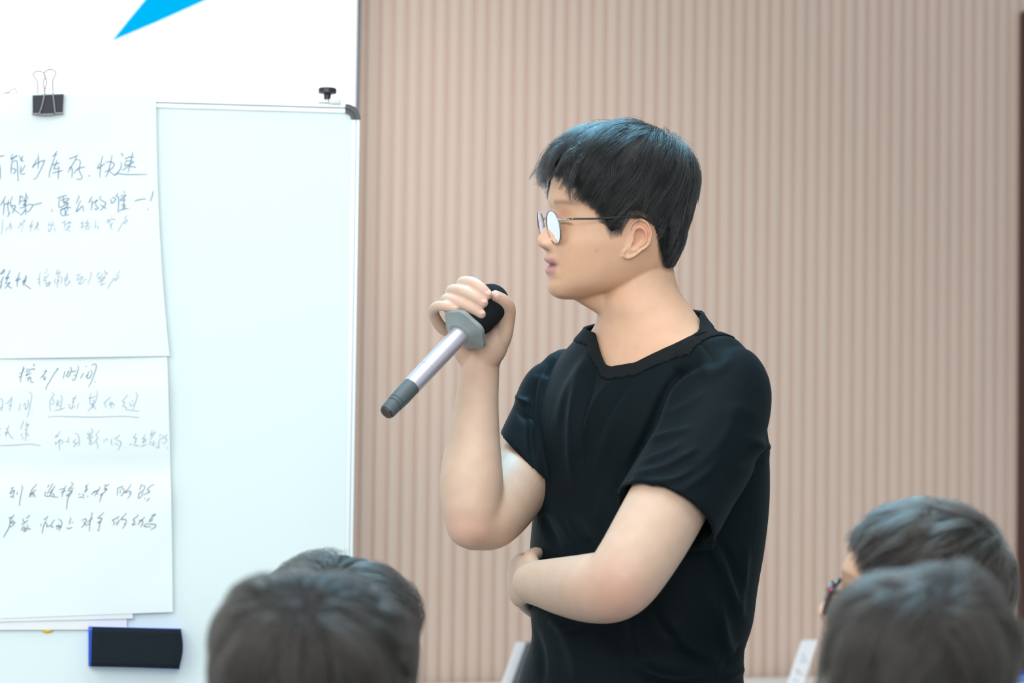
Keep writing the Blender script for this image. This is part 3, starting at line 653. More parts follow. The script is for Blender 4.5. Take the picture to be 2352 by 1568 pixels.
def make_hair(M, spec, m_cap, m_strand, parent, name='hair'):
    """M: head matrix (local mm to world m). Builds the cap mesh and its strands."""
    rng = np.random.RandomState(spec['seed'])
    HV, HF = head_levels(90, 96, face=False)
    tree = BVHTree.FromPolygons([Vector(v) for v in HV], [tuple(f) for f in HF])
    W = np.array(spec['whorl'], float)
    def near(p):
        l, nn, i, d = tree.find_nearest(Vector(p)); return np.array(l), np.array(nn)
    W, _ = near(W)
    # ---- cap: head surface lifted where hair grows, tucked under the skin elsewhere
    CV, CF = head_levels(150, 180, face=False)
    N = np.zeros_like(CV)
    for f in CF:
        a, b, c = CV[f[0]], CV[f[1]], CV[f[2]]; nn = np.cross(b-a, c-a)
        for i in f: N[i] += nn
    N /= np.linalg.norm(N, axis=1)[:, None] + 1e-9
    if np.mean(np.sum(N*(CV-CV.mean(0)), 1)) < 0: N = -N
    edge = CV[:, 2] - hair_low(CV[:, 0])
    wgt = np.clip((edge + 1)/9.0, 0, 1); wgt = wgt*wgt*(3-2*wgt)
    ang = np.arctan2(CV[:, 1]-W[1], CV[:, 0]-W[0]); rad = np.linalg.norm(CV-W, axis=1)
    groove = np.sin(ang*23 + 3*np.sin(rad/40+1) + spec['seed'])*0.5 + 0.5*np.sin(ang*41 + rad/23 + 2*spec['seed'])
    T = lift(CV, spec)
    T = T*(1 - spec.get('dent', 0)*G(rad, 26))
    h = T*0.80 + np.minimum(1, T/8)*(1.9*groove + 1.8*vnoise(CV, 14, spec['seed']))
    keep = edge > -7
    CV2 = CV + N*(wgt*h - (1-wgt)*3.0)[:, None]
    Fk = [f for f in CF if all(keep[i] for i in f)]
    used = sorted({i for f in Fk for i in f}); mp = {j: i for i, j in enumerate(used)}
    Mn = np.array(M)
    CVw = CV2[used] @ Mn[:3, :3].T + Mn[:3, 3]
    cap = obj(name, (CVw, [tuple(mp[i] for i in f) for f in Fk]), m_cap, parent)
    # ---- strands
    tri = []
    for f in HF:
        for k in range(1, len(f)-1): tri.append((f[0], f[k], f[k+1]))
    tri = np.array(tri); a, b, c = HV[tri[:, 0]], HV[tri[:, 1]], HV[tri[:, 2]]
    ar = np.linalg.norm(np.cross(b-a, c-a), axis=1); cen = (a+b+c)/3
    ar = ar*(cen[:, 2] > hair_low(cen[:, 0]) - 1.0)*(1 + 0.8*(cen[:, 2] > 60))
    n = spec['n']
    pick = rng.choice(len(tri), n, p=ar/ar.sum()); r1 = np.sqrt(rng.rand(n)); r2 = rng.rand(n)
    roots = (1-r1)[:, None]*a[pick] + (r1*(1-r2))[:, None]*b[pick] + (r1*r2)[:, None]*c[pick]
    ok = roots[:, 2] > hair_low(roots[:, 0]) - 2 + 4*rng.rand(n)**2
    roots = roots[ok]; n = len(roots)
    L = np.interp(roots[:, 2], [-60, -40, -15, 15, 45, 80, 124], spec['len'])
    L = L*(0.75 + 0.45*rng.rand(n))
    ng = spec.get('guides', 420); gi = rng.choice(n, ng, replace=False)
    gid = np.empty(n, int)
    for s in range(0, n, 4000):
        gid[s:s+4000] = np.argmin(((roots[s:s+4000, None, :]-roots[None, gi, :])**2).sum(2), 1)
    gturn = rng.normal(0, spec.get('turn', 0.30), ng); gl = rng.normal(1, 0.24, ng); gov = rng.uniform(*spec.get('over', (0, 20)), ng); glen = rng.uniform(0.8, 1.2, ng)
    K = spec.get('pts', 9)
    TT = lift(roots, spec)
    pts = np.empty((n, K, 3))
    droop = spec.get('droop', 0.0); comb = np.array(spec.get('comb', (0, 0, 0)), float)
    for i in range(n):
        p = roots[i]; q, nn = near(p); t = None
        turn = gturn[gid[i]] + rng.normal(0, 0.07); lf = gl[gid[i]]*rng.uniform(0.72, 1.10)
        fly = rng.rand() < spec.get('fly', 0.02)
        if fly: lf *= rng.uniform(1.1, 1.45); turn += rng.normal(0, 0.7)
        ds = L[i]*glen[gid[i]]/(K-1); stop = K-1.0; over = (gov[gid[i]]+rng.uniform(-2, 4))*(1.0 if p[0] > 40 and p[2] > 40 else 0.3)
        for k in range(K):
            s = k/(K-1)
            if t is None:
                d = q - W
                if np.linalg.norm(d) < 4: d = d + rng.normal(0, 4, 3)
                d = d/np.linalg.norm(d) + comb*np.clip((q[2]-30)/50, 0, 1)
                d = d - nn*np.dot(d, nn); d = nrm(d)
                sp = spec.get('swirl', 0.5)*math.exp(-np.linalg.norm(q-W)/45)
                ca, sa = math.cos(turn+sp), math.sin(turn+sp); d = d*ca + np.cross(nn, d)*sa
                t = d
            hgt = lift(q[None], spec)[0]*0.55 + TT[i]*0.45
            hgt *= lf*(0.62 + 0.46*math.sin(min(1, s*1.35 + 0.12)*math.pi/2)) + (0.5*s*s if fly else 0)
            if k == 0: hgt *= 0.6
            pts[i, k] = q + nn*max(0.4, hgt) + A(0, 0, -1)*droop*s*s
            t2 = t + 0.10*nrm(q - W) + A(0, 0, -0.05)
            if k and stop == K-1.0 and q[2] < hair_low(np.array([q[0]]))[0] - over: stop = max(1.0, k-0.5)
            q2, nn = near(q + t*ds); t2 = t2 - nn*np.dot(t2, nn); t = nrm(t2); q = q2
        if stop < K-1.0:
            xs = np.linspace(0, stop, K); kk = np.arange(K)
            pts[i] = np.stack([np.interp(xs, kk, pts[i, :, c_]) for c_ in range(3)], 1)
    cl = spec.get('clump', 0.55); s = np.linspace(0, 1, K)[None, :, None]
    gp = pts[gi][gid]
    pts = pts*(1 - cl*s**1.3) + (gp + (pts[:, :1]-gp[:, :1])*0.25)*(cl*s**1.3)
    gw = rng.normal(0, spec.get('wild', 2.2), (ng, 3))[gid][:, None, :]; ph = rng.uniform(0, 6.28, ng)[gid][:, None, None]
    pts += gw*s**1.8*np.clip((roots[:, 2]-20)/50, 0.15, 1)[:, None, None]*(0.6+0.4*np.sin(s*5+ph))
    pts += rng.normal(0, 0.25, pts.shape)*s
    Wp = (pts.reshape(-1, 3) @ Mn[:3, :3].T + Mn[:3, 3]).astype(np.float32)
    hc = bpy.data.hair_curves.new(name + '_strands'); hc.add_curves([K]*n)
    hc.attributes['position'].data.foreach_set('vector', Wp.ravel())
    ra = hc.attributes.get('radius') or hc.attributes.new('radius', 'FLOAT', 'POINT')
    rr = np.tile(np.interp(np.linspace(0, 1, K), [0, .6, 1], [1, .85, .2]), n).astype(np.float32)*spec.get('r', 0.13)*0.001
    ra.data.foreach_set('value', rr)
    hc.materials.append(m_strand)
    so_ = bpy.data.objects.new(name + '_strands', hc); COL.objects.link(so_)
    so_.parent = cap; so_.matrix_parent_inverse = cap.matrix_world.inverted(); so_['kind'] = 'stuff'
    return cap

def hair_mat(name, color, rough=0.32, sheen=(0.25, 0.42, 0.5)):
    m = bpy.data.materials.new(name); m.use_nodes = True; nt = m.node_tree; nt.nodes.clear()
    h = nt.nodes.new('ShaderNodeBsdfHairPrincipled'); o = nt.nodes.new('ShaderNodeOutputMaterial')
    h.parametrization = 'COLOR'; h.inputs['Color'].default_value = (*color, 1)
    h.inputs['Roughness'].default_value = rough; h.inputs['Radial Roughness'].default_value = 0.4
    h.inputs['Random Roughness'].default_value = 0.2; h.inputs['IOR'].default_value = 1.42
    nt.links.new(h.outputs[0], o.inputs['Surface']); return m

def head_matrix(center, yaw, pitch=0, roll=0, scale=1.0):
    """yaw: direction the face looks (0 = +X, counter-clockwise); pitch > 0 looks up; roll > 0 tips the left ear down"""
    R = Matrix.Rotation(yaw, 4, 'Z') @ Matrix.Rotation(-pitch, 4, 'Y') @ Matrix.Rotation(-roll, 4, 'X')
    return Matrix.Translation(Vector(center)) @ R @ Matrix.Scale(0.001*scale, 4)

def skin_mat(name, tint=True):
    m = bpy.data.materials.new(name); m.use_nodes = True; nt = m.node_tree; b = nt.nodes['Principled BSDF']
    b.inputs['Roughness'].default_value = 0.48; b.inputs['Specular IOR Level'].default_value = 0.35
    b.inputs['Subsurface Weight'].default_value = 0.12; b.inputs['Subsurface Radius'].default_value = (1.0, 0.35, 0.18)
    b.inputs['Subsurface Scale'].default_value = 0.006
    at = nt.nodes.new('ShaderNodeAttribute'); at.attribute_name = 'tint'
    n = nt.nodes.new('ShaderNodeTexNoise'); n.inputs['Scale'].default_value = 55; n.inputs['Detail'].default_value = 6
    mx = nt.nodes.new('ShaderNodeMix'); mx.data_type = 'RGBA'; mx.blend_type = 'MULTIPLY'; mx.inputs[0].default_value = 1.0
    rp = nt.nodes.new('ShaderNodeValToRGB'); rp.color_ramp.elements[0].color = (0.94, 0.91, 0.90, 1); rp.color_ramp.elements[1].color = (1, 1, 1, 1)
    rp.color_ramp.elements[0].position = 0.3; rp.color_ramp.elements[1].position = 0.7
    tc = nt.nodes.new('ShaderNodeTexCoord'); nt.links.new(tc.outputs['Object'], n.inputs['Vector'])
    nt.links.new(n.outputs['Fac'], rp.inputs['Fac']); nt.links.new(at.outputs['Color'], mx.inputs[6]); nt.links.new(rp.outputs['Color'], mx.inputs[7])
    nt.links.new(mx.outputs[2], b.inputs['Base Color'])
    bp_ = nt.nodes.new('ShaderNodeBump'); bp_.inputs['Strength'].default_value = 0.06; bp_.inputs['Distance'].default_value = 0.0006
    n2 = nt.nodes.new('ShaderNodeTexNoise'); n2.inputs['Scale'].default_value = 700; nt.links.new(tc.outputs['Object'], n2.inputs['Vector'])
    nt.links.new(n2.outputs['Fac'], bp_.inputs['Height']); nt.links.new(bp_.outputs['Normal'], b.inputs['Normal'])
    return m
SKIN = A(0.66, 0.41, 0.27)
def head_tint(L, base=SKIN):
    """skin colour in head-local mm: lips, brows, shaved nape and sideburns, plus shade painted into mouth, nostrils and ears"""
    n = len(L); C = np.tile(base, (n, 1)); x, y, z = L.T; ay = np.abs(y)
    def mixc(w, c):
        nonlocal C; C = C*(1-w[:, None]) + A(*c)*w[:, None]
    fr = np.clip((x-78)/10, 0, 1)
    up = np.clip(1-np.abs((z+50.5)-0.05*ay)/5.5, 0, 1)**0.5; lo = np.clip(1-np.abs((z+63.0)-0.16*ay)/6.8, 0, 1)**0.5
    taper = np.clip((25-ay)/5, 0, 1)
    mixc(np.clip(np.maximum(up*1.2, lo*1.3), 0, 1)*taper*fr, (0.54, 0.27, 0.265))
    mixc(G(z+55.2-0.06*ay, 1.8)*np.clip((22-ay)/3, 0, 1)*fr*0.75, (0.16, 0.05, 0.05))  # shade of the open mouth, painted as a dark line
    bw = G(z-(29-0.0035*(ay-30)**2), 3.6)*np.clip((ay-11)/6, 0, 1)*np.clip((54-ay)/10, 0, 1)*np.clip((x-50)/10, 0, 1)
    mixc(bw*0.62, (0.14, 0.11, 0.10))
    lash = G(z-(1.5+0.010*(ay-32)**2*-1), 1.5)*np.clip((ay-19)/4, 0, 1)*np.clip((47-ay)/5, 0, 1)*np.clip((x-70)/8, 0, 1)
    mixc(lash*0.75, (0.06, 0.045, 0.04))
    mixc(0.35*G(np.sqrt((x-122)**2+y**2+(z+23)**2), 14)*1.0, (0.70, 0.42, 0.34))
    ht = np.clip((z-(hair_low(x)-9))/10, 0, 1)*(ay < 80)*np.clip((75-np.abs(ay-0))/1, 0, 1)
    earz = (x > -22) & (x < 27) & (z < 22) & (ay > 60)
    mixc(np.where(earz, 0, ht)*0.86*np.where(x < 5, np.clip((z+61)/9, 0, 1), 1), (0.055, 0.045, 0.04))
    mixc(0.85*G(ay-7, 4)*G(z+35.0, 2.6)*fr, (0.16, 0.07, 0.05))  # nostril shade painted as dark spots
    mixc(0.45*G(np.sqrt((x-3)**2+(z+8)**2), 10)*np.clip((ay-66)/6, 0, 1), (0.50, 0.20, 0.13))  # ear hollow painted darker and redder to deepen its shade
    mixc(0.30*np.clip((ay-70)/8, 0, 1)*G(z-2, 22)*G(x-5, 25), (0.72, 0.36, 0.28))
    mixc(0.5*G(np.sqrt((x-58)**2*1 + (z+33)**2 + (y-61)**2), 2.2), (0.5, 0.22, 0.16))
    return C
# ------------------------------------------------------------------ the speaker
LV = A(0.64, -0.77, 0); FV = A(-0.77, -0.64, 0)
m_skin = skin_mat('skin')
HY = math.pi + math.radians(14)
HC = P(1440, 520, 3.42)
HM = head_matrix(HC, HY, math.radians(0.0), math.radians(5.0))
HMn = np.array(HM); HMi = np.linalg.inv(HMn)
speaker_foot = P(1470, 1100, 3.42); speaker_foot[2] = 0
speaker = empty('person', speaker_foot, 'standing man in black T-shirt and round wire glasses holding a microphone', 'person')

def ch(rows, n=28, **k):
    return tube([P(a, b, c) for a, b, c, r in rows], [r/1000 for a, b, c, r in rows], n=n, **k)
def sec(py, px, Y, a, b, dx=0):
    c = P(px, py, Y); return (*c, a/1000, b/1000)
parts = []
parts.append(xform(head_levels(), HM))
parts.append(xform(ear(1), HM)); e2 = ear(-1); parts.append(xform((e2[0], [f[::-1] for f in e2[1]]), HM))
# neck, running into trapezius and upper chest
parts.append(loft([sec(560, 1462, 3.425, 46, 40), sec(620, 1464, 3.425, 51, 46), sec(665, 1468, 3.425, 55, 51), sec(710, 1482, 3.425, 66, 60), sec(745, 1490, 3.425, 82, 62),
                   sec(780, 1493, 3.42, 108, 66), sec(820, 1490, 3.415, 126, 71), sec(870, 1488, 3.41, 138, 78), sec(960, 1486, 3.41, 142, 84), sec(1100, 1488, 3.42, 142, 92), sec(1400, 1472, 3.42, 138, 93), sec(1700, 1450, 3.42, 138, 94)], e=2.05))
parts.append(ch([(1322, 660, 3.415, 15), (1350, 674, 3.418, 17), (1386, 690, 3.42, 20), (1420, 705, 3.42, 26)], 28))      # soft tissue below the chin
# near (left) arm, folded across the belly
parts.append(ch([(1646, 915, 3.285, 44), (1584, 1060, 3.226, 50), (1516, 1190, 3.172, 50), (1450, 1300, 3.138, 47), (1412, 1342, 3.140, 45), (1360, 1350, 3.172, 43), (1296, 1346, 3.245, 37), (1250, 1340, 3.300, 31), (1226, 1338, 3.338, 28)], 40, res=60))
# far (right) arm: upper arm and raised forearm
parts.append(ch([(1286, 912, 3.520, 36), (1256, 1000, 3.495, 41), (1216, 1066, 3.474, 43), (1178, 1124, 3.432, 46), (1128, 1188, 3.380, 42), (1092, 1202, 3.356, 36)], 36, res=40))
parts.append(ch([(1083, 1200, 3.350, 35), (1083, 1165, 3.352, 39), (1083, 1100, 3.362, 41.5), (1088, 1010, 3.382, 35), (1095, 925, 3.400, 29), (1101, 862, 3.410, 26.5), (1103, 825, 3.413, 26)], 36, res=50))
# right hand round the microphone
pal = [(1104, 845, 3.414, 25), (1104, 812, 3.416, 30), (1098, 775, 3.420, 33), (1088, 735, 3.423, 31), (1080, 705, 3.424, 24)]
parts.append(ch(pal, 32, flat=0.52, flat_dir=A(0.15, 1, 0.1)))
parts.append(ch([(1112, 832, 3.405, 17), (1132, 800, 3.398, 19), (1146, 768, 3.395, 16)]))          # thenar
parts.append(ch([(1078, 828, 3.406, 14), (1066, 800, 3.404, 16), (1056, 765, 3.408, 13)]))          # hypothenar
FING = [[(1096, 705, 3.424, 10), (1073, 670, 3.412, 9.2), (1063, 651, 3.384, 8.8), (1084, 650, 3.352, 8.4), (1104, 662, 3.341, 8), (1119, 676, 3.339, 7.2)],
        [(1078, 715, 3.424, 10), (1050, 692, 3.412, 9.2), (1038, 670, 3.383, 8.8), (1060, 669, 3.348, 8.4), (1088, 681, 3.338, 8), (1109, 695, 3.337, 7.2)],
        [(1062, 732, 3.422, 10), (1036, 712, 3.410, 9.0), (1025, 690, 3.380, 8.6), (1048, 692, 3.347, 8.2), (1080, 706, 3.338, 7.8), (1104, 721, 3.338, 7.0)],
        [(1050, 765, 3.415, 9), (1015, 752, 3.405, 8.2), (996, 718, 3.380, 7.4), (1006, 703, 3.358, 7.0), (1030, 704, 3.346, 6.6), (1047, 709, 3.342, 5.8)],
        [(1128, 812, 3.402, 15), (1152, 778, 3.392, 13), (1164, 735, 3.382, 11), (1166, 708, 3.372, 10.5), (1155, 692, 3.362, 9.8), (1138, 680, 3.352, 8.0)]]
for f in FING: parts.append(ch(f, 20, res=40))
# left hand wrapped round his far side
parts.append(ch([(1228, 1338, 3.335, 25), (1208, 1334, 3.366, 29), (1196, 1332, 3.400, 35), (1195, 1335, 3.432, 35), (1203, 1340, 3.455, 29)], 30, flat=0.45, flat_dir=A(1, 0.3, 0)))
for y0, y1, r, x0, x1 in ((1286, 1276, 8.6, 1199, 1240), (1316, 1312, 9, 1195, 1236), (1347, 1356, 8.8, 1195, 1232), (1376, 1408, 8, 1200, 1222)):
    parts.append(ch([(x0, y0, 3.440, r), (x0 + 1, (y0*2+y1)/3, 3.470, r*.97), ((x0+x1)/2, (y0+2*y1)/3, 3.498, r*.92), (x1, y1, 3.520, r*.8)], 18, res=30))
parts.append(ch([(1224, 1308, 3.350, 13), (1218, 1284, 3.372, 10.5), (1228, 1272, 3.400, 9), (1240, 1270, 3.420, 7.5)], 18, res=30))  # thumb
body_me = voxel(join(*parts), 0.0016, 3, 'body')
relax(body_me, [(P(1085, 1205, 3.33), 0.075, 60), (P(1150, 1200, 3.38), 0.06, 30), (P(1410, 1340, 3.12), 0.08, 40), (P(1225, 1340, 3.33), 0.035, 20), (P(1400, 690, 3.36), 0.06, 25), (P(1350, 690, 3.40), 0.05, 25), (P(1103, 845, 3.40), 0.035, 12)])
BV = get_v(body_me)
LB = BV @ HMi[:3, :3].T + HMi[:3, 3]
C = np.tile(A(0.60, 0.435, 0.330), (len(BV), 1))
nk_ = np.clip(1 - (np.linalg.norm(BV - P(1470, 640, 3.42), axis=1) - 0.16)/0.05, 0, 1)[:, None]
C = C*(1-nk_) + A(0.63, 0.40, 0.27)*nk_
hm = (LB[:, 2] > -102) & (np.abs(LB[:, 1]) < 100) & (LB[:, 0] > -100) & (LB[:, 0] < 130) & ~((LB[:, 2] < -62) & (LB[:, 0] < 0))
C[hm] = head_tint(LB[hm])
def blush(p, s, c, w):
    global C
    k = (w*np.exp(-(np.linalg.norm(BV-p, axis=1)/s)**2))[:, None]; C = C*(1-k) + A(*c)*k
ROSY = (0.68, 0.36, 0.27)
blush(P(1420, 1385, 3.10), 0.045, ROSY, 0.6); blush(P(1075, 1230, 3.32), 0.035, ROSY, 0.45)
for f in FING:
    blush(P(*f[-1][:3]), 0.012, (0.72, 0.45, 0.38), 0.6)
blush(P(1085, 800, 3.38), 0.03, ROSY, 0.35)
color_attr(body_me, C)
body = link('body', body_me, m_skin, speaker)
m_nail = mat('fingernail', (0.72, 0.46, 0.37), 0.28)
for f, up in zip(FING, (A(0.1, -0.8, 0.6),)*4 + (A(-0.3, -0.9, 0.2),)):
    a, b = P(*f[-2][:3]), P(*f[-1][:3]); t = nrm(b-a); n_ = nrm(up - t*np.dot(up, t)); w_ = np.cross(t, n_)
    r = f[-1][3]/1000
    obj('fingernail', ellipsoid(b + n_*r*0.80 - t*r*0.05, np.stack([t*r*0.74, w_*r*0.60, n_*r*0.22])), m_nail, body)

# eyes behind the lenses, teeth
m_eye = mat('eye_white', (0.75, 0.74, 0.72), 0.15); m_iris = mat('dark_brown_iris', (0.02, 0.012, 0.008), 0.1)
def H(x, y, z): return HMn[:3, :3] @ A(x, y, z) + HMn[:3, 3]
for s in (1, -1):
    e = obj('eye', ellipsoid(H(80.5, 31*s, 1.5), np.eye(3)*0.0118), m_eye, speaker)
    obj('iris', ellipsoid(H(87.0, 31*s, 1.0), np.array(HMn[:3, :3]).T*1.0 @ np.eye(3)*np.array([[5.6], [5.6], [5.6]])), m_iris, e)
obj('teeth', xform(ellipsoid((93.0, 0, -51.8), np.diag([9.0, 15, 3.6])), HM), mat('teeth', (0.85, 0.82, 0.78), 0.2), speaker)

# ---- T-shirt
m_shirt = noise_color(mat('black_jersey', rough=0.62, spec=0.07), (0.0028, 0.0066, 0.0088), (0.0040, 0.0082, 0.0105), 900, 2, bump=0.12)
m_shirt.node_tree.nodes['Principled BSDF'].inputs['Sheen Weight'].default_value = 0.03
m_shirt.node_tree.nodes['Principled BSDF'].inputs['Sheen Roughness'].default_value = 0.45
m_shirt.node_tree.nodes['Principled BSDF'].inputs['Sheen Tint'].default_value = (0.55, 0.80, 0.9, 1)
def cup(rows, wall=7, back=55, n=44, shear=None, sk=0.0):
    """sleeve: tube with an open, hollow end at the last row"""
    p = np.array([[*P(a, b, c), r/1000] for a, b, c, r in rows]); q = catmull(p, 40)
    ax = nrm(q[-1, :3]-q[-6, :3]); inner = []
    L = [0.0, 0.004, 0.02, back/1000]
    for d in L: inner.append((*(q[-1, :3]-ax*d), q[-1, 3]-wall/1000*(0.55 if d == 0 else 1)))
    c = np.concatenate([q[:, :3], np.array(inner)[:, :3]]); r = np.concatenate([q[:, 3], np.array(inner)[:, 3]])
    t0 = nrm(q[0, :3]-q[1, :3]); a = [math.radians(x) for x in (80, 60, 40, 20)]
    c = np.concatenate([[q[0, :3]+t0*q[0, 3]*math.sin(x) for x in a], c]); r = np.concatenate([[q[0, 3]*math.cos(x) for x in a], r])
    tn = np.gradient(q[:, :3], axis=0); u = nrm(np.cross(nrm(tn[0]), A(0, 1, 0.2))); th = np.linspace(0, 2*math.pi, n, endpoint=False); rs = []
    for i in range(len(c)):
        k = min(max(i-4, 0), len(tn)-1); t = nrm(tn[k]); u = nrm(u-t*np.dot(u, t)); v = np.cross(t, u)
        R0 = (np.cos(th)[:, None]*u + np.sin(th)[:, None]*v)*r[i]
        if shear is not None: R0 = R0 + np.outer(R0 @ nrm(shear), ax)*sk*min(1, max(0, (i-14)/22))
        rs.append(c[i] + R0)
    return rings(rs)
sp = []
sp.append(loft([sec(690, 1486, 3.425, 66, 62), sec(725, 1488, 3.425, 80, 65), sec(752, 1490, 3.425, 98, 67), sec(780, 1492, 3.42, 124, 71), sec(815, 1490, 3.415, 148, 78), sec(860, 1490, 3.41, 166, 88),
                sec(920, 1490, 3.41, 176, 104), sec(1000, 1492, 3.412, 180, 116), sec(1130, 1494, 3.42, 178, 122), sec(1240, 1484, 3.42, 177, 123), sec(1340, 1474, 3.42, 172, 122),
                sec(1420, 1471, 3.42, 166, 118), sec(1480, 1463, 3.42, 159, 114), sec(1530, 1452, 3.42, 163, 117), sec(1580, 1447, 3.42, 170, 121), sec(1680, 1446, 3.42, 178, 127), sec(1740, 1446, 3.42, 178, 127)], 64, 110, 2.25))
sp.append(cup([(1636, 862, 3.30, 56), (1658, 905, 3.285, 64), (1624, 1020, 3.243, 67), (1572, 1110, 3.210, 67), (1528, 1188, 3.182, 68)]))
sp.append(cup([(1306, 876, 3.52, 46), (1284, 910, 3.520, 55), (1260, 985, 3.497, 57), (1228, 1064, 3.472, 59)], shear=A(0.55, -0.84, 0), sk=0.75))
shirt_me = voxel(join(*sp), 0.0026, 7, 'shirt')
SV = get_v(shirt_me); SN = get_n(shirt_me)
pj = project(SV)
facing = np.clip(-(SN @ nrm(_F)) * 2.5 + 0.35, 0, 1)
def seg_field(poly):
    """distance in px to a polyline and position along it (0..1)"""
    p = catmull(np.array([(x, y, 0) for x, y in poly], float), max(12, len(poly)*7))[:, :2]
    best = np.full(len(pj), 1e9); tt = np.zeros(len(pj)); n = len(p)-1
    for i in range(n):
        a, b = p[i], p[i+1]; d = b-a; t = np.clip(((pj-a) @ d)/(d @ d), 0, 1); q = a + t[:, None]*d
        e = np.linalg.norm(pj-q, axis=1); m = e < best; best[m] = e[m]; tt[m] = (i+t[m])/n
    return best, tt
D = np.zeros(len(SV))
FOLDS = [  # polyline in the picture, width px, height mm
    ([(1352, 815), (1330, 880), (1318, 950), (1314, 1040), (1320, 1110)], 13, 4.2), ([(1338, 830), (1300, 905), (1280, 980)], 12, 2.4),
    ([(1372, 850), (1345, 935), (1338, 1010), (1340, 1075)], 9, -2.8),
    ([(1410, 866), (1365, 935), (1335, 1000), (1322, 1060)], 12, 3.2), ([(1470, 880), (1420, 960), (1390, 1030), (1370, 1090)], 16, 2.2), ([(1440, 885), (1395, 950), (1365, 1020)], 9, -1.8),
    ([(1600, 842), (1545, 872), (1512, 930), (1482, 1000), (1452, 1060), (1428, 1120)], 10, -6.0), ([(1612, 850), (1570, 880), (1535, 930), (1508, 990)], 11, 3.5),
    ([(1480, 1012), (1530, 1000), (1585, 982)], 8, 2.6), ([(1478, 1060), (1530, 1040), (1560, 1018)], 8, 2.4), ([(1458, 1088), (1520, 1075), (1570, 1048), (1600, 1030)], 8, 2.6), ([(1446, 1112), (1500, 1108), (1550, 1100), (1590, 1078)], 7, 2.0),
    ([(1520, 960), (1570, 935), (1620, 900)], 10, 1.8), ([(1560, 1130), (1620, 1090), (1660, 1040)], 10, 1.6),
    ([(1600, 1075), (1660, 1010), (1690, 940)], 14, 1.5),
    ([(1628, 1240), (1655, 1300), (1680, 1370), (1706, 1420)], 13, 4.0), ([(1645, 1225), (1680, 1290), (1705, 1360)], 10, -2.5), ([(1640, 1350), (1652, 1420), (1668, 1480), (1690, 1510)], 15, 3.8), ([(1715, 1260), (1706, 1330), (1700, 1400)], 10, 2.2),
    ([(1455, 1515), (1500, 1548), (1570, 1560), (1640, 1545)], 15, 4.0), ([(1450, 1410), (1462, 1470), (1480, 1520)], 16, 3.5), ([(1540, 1430), (1580, 1480), (1650, 1515)], 16, 3.2), ([(1500, 1390), (1520, 1440), (1560, 1470)], 12, -2.0),
    ([(1290, 1430), (1320, 1500), (1330, 1568)], 18, 2.6), ([(1225, 1440), (1240, 1500), (1246, 1568)], 10, -2.5), ([(1260, 1420), (1300, 1445), (1350, 1440)], 10, 2.0), ([(1380, 1450), (1420, 1500), (1430, 1560)], 14, -2.0),
    ([(1320, 1180), (1340, 1215), (1360, 1245)], 12, 3.2), ([(1244, 1176), (1262, 1220), (1284, 1262)], 12, -3.0), ([(1270, 1150), (1300, 1210), (1330, 1258)], 14, 2.6), ([(1390, 1100), (1385, 1160), (1370, 1215)], 14, 2.4), ([(1430, 1050), (1420, 1110), (1400, 1160)], 12, -2.0),
    ([(1725, 1010), (1752, 1026), (1764, 1036)], 13, 4.5), ([(1700, 1060), (1735, 1062), (1758, 1062)], 10, -2.0), ([(1706, 1480), (1690, 1508), (1660, 1530)], 9, -3.0), ([(1706, 1530), (1690, 1545), (1660, 1556)], 10, 3.0),
    ([(1185, 905), (1195, 918), (1215, 925)], 7, 3.0), ([(1180, 930), (1200, 955), (1222, 970)], 8, -1.8), ([(1236, 860), (1222, 920), (1218, 990), (1226, 1060)], 8, -3.5), ([(1256, 830), (1240, 900), (1240, 980)], 9, 2.0),
    ([(1580, 760), (1610, 790), (1640, 830)], 4, -0.9), ([(1612, 800), (1622, 850), (1640, 880)], 14, 1.2), ([(1680, 820), (1650, 850), (1600, 860)], 12, 1.5), ([(1745, 960), (1700, 940), (1660, 950)], 18, 1.2)]
for poly, w, h in FOLDS:
    d, t = seg_field(poly)
    D += (1.7 if np.mean([q[1] for q in poly]) < 1220 else 2.4)*h*np.exp(-(d/w)**2)*np.sin(np.clip(t, 0.02, 0.98)*math.pi)**0.55
D *= facing
# low undulation of the loose cloth everywhere, also on the side the photo does not show
D += 1.2*vnoise(SV*1000, 38, 5)*np.clip((1450-pj[:, 1])/-300+1, 0.3, 1)
# sewn hem of the near sleeve
dh, th_ = seg_field([(1414, 1118), (1470, 1120), (1530, 1138), (1590, 1172), (1646, 1214)])
D -= 0.7*np.exp(-(dh/2.2)**2)*facing
set_v(shirt_me, SV + SN*(D/1000)[:, None])
# neck opening: the cloth above a rounded neckline is taken away, its rim trued to the line
import bmesh
neck_c = P(1490, 760, 3.42)
zF, zN, zK, zR = P(1412, 843, 3.35)[2], P(1605, 722, 3.36)[2], P(1500, 705, 3.48)[2], P(1379, 752, 3.49)[2]
def neck_h(c):
    """height above the neckline; its level goes from front over the two sides to the nape"""
    d = c-neck_c; a = math.atan2(np.dot(d, LV), np.dot(d, FV)) - NTURN
    side = zN if a > 0 else zR
    w = abs(math.atan2(math.sin(a), math.cos(a)))
    t = w/math.pi
    if a > 0: z = np.interp(t, [0, .12, .30, .5, .75, 1], [zF, zF+0.005, zF+(side-zF)*0.52, side, side*0.4+zK*0.6, zK])
    else: z = np.interp(t, [0, .05, .14, .26, .5, .75, 1], [zF, zF+0.004, zF+(side-zF)*0.42, zF+(side-zF)*0.82, side, side*0.4+zK*0.6, zK])
    return c[2]-z, math.hypot(d[0], d[1])
NTURN = 0.30
bm = bmesh.new(); bm.from_mesh(shirt_me); bm.normal_update()
hv = {v: neck_h(np.array(v.co)) for v in bm.verts}
kill = [v for v in bm.verts if hv[v][0] > 0 and hv[v][1] < 0.15]
lo_z = min(v.co.z for v in bm.verts)
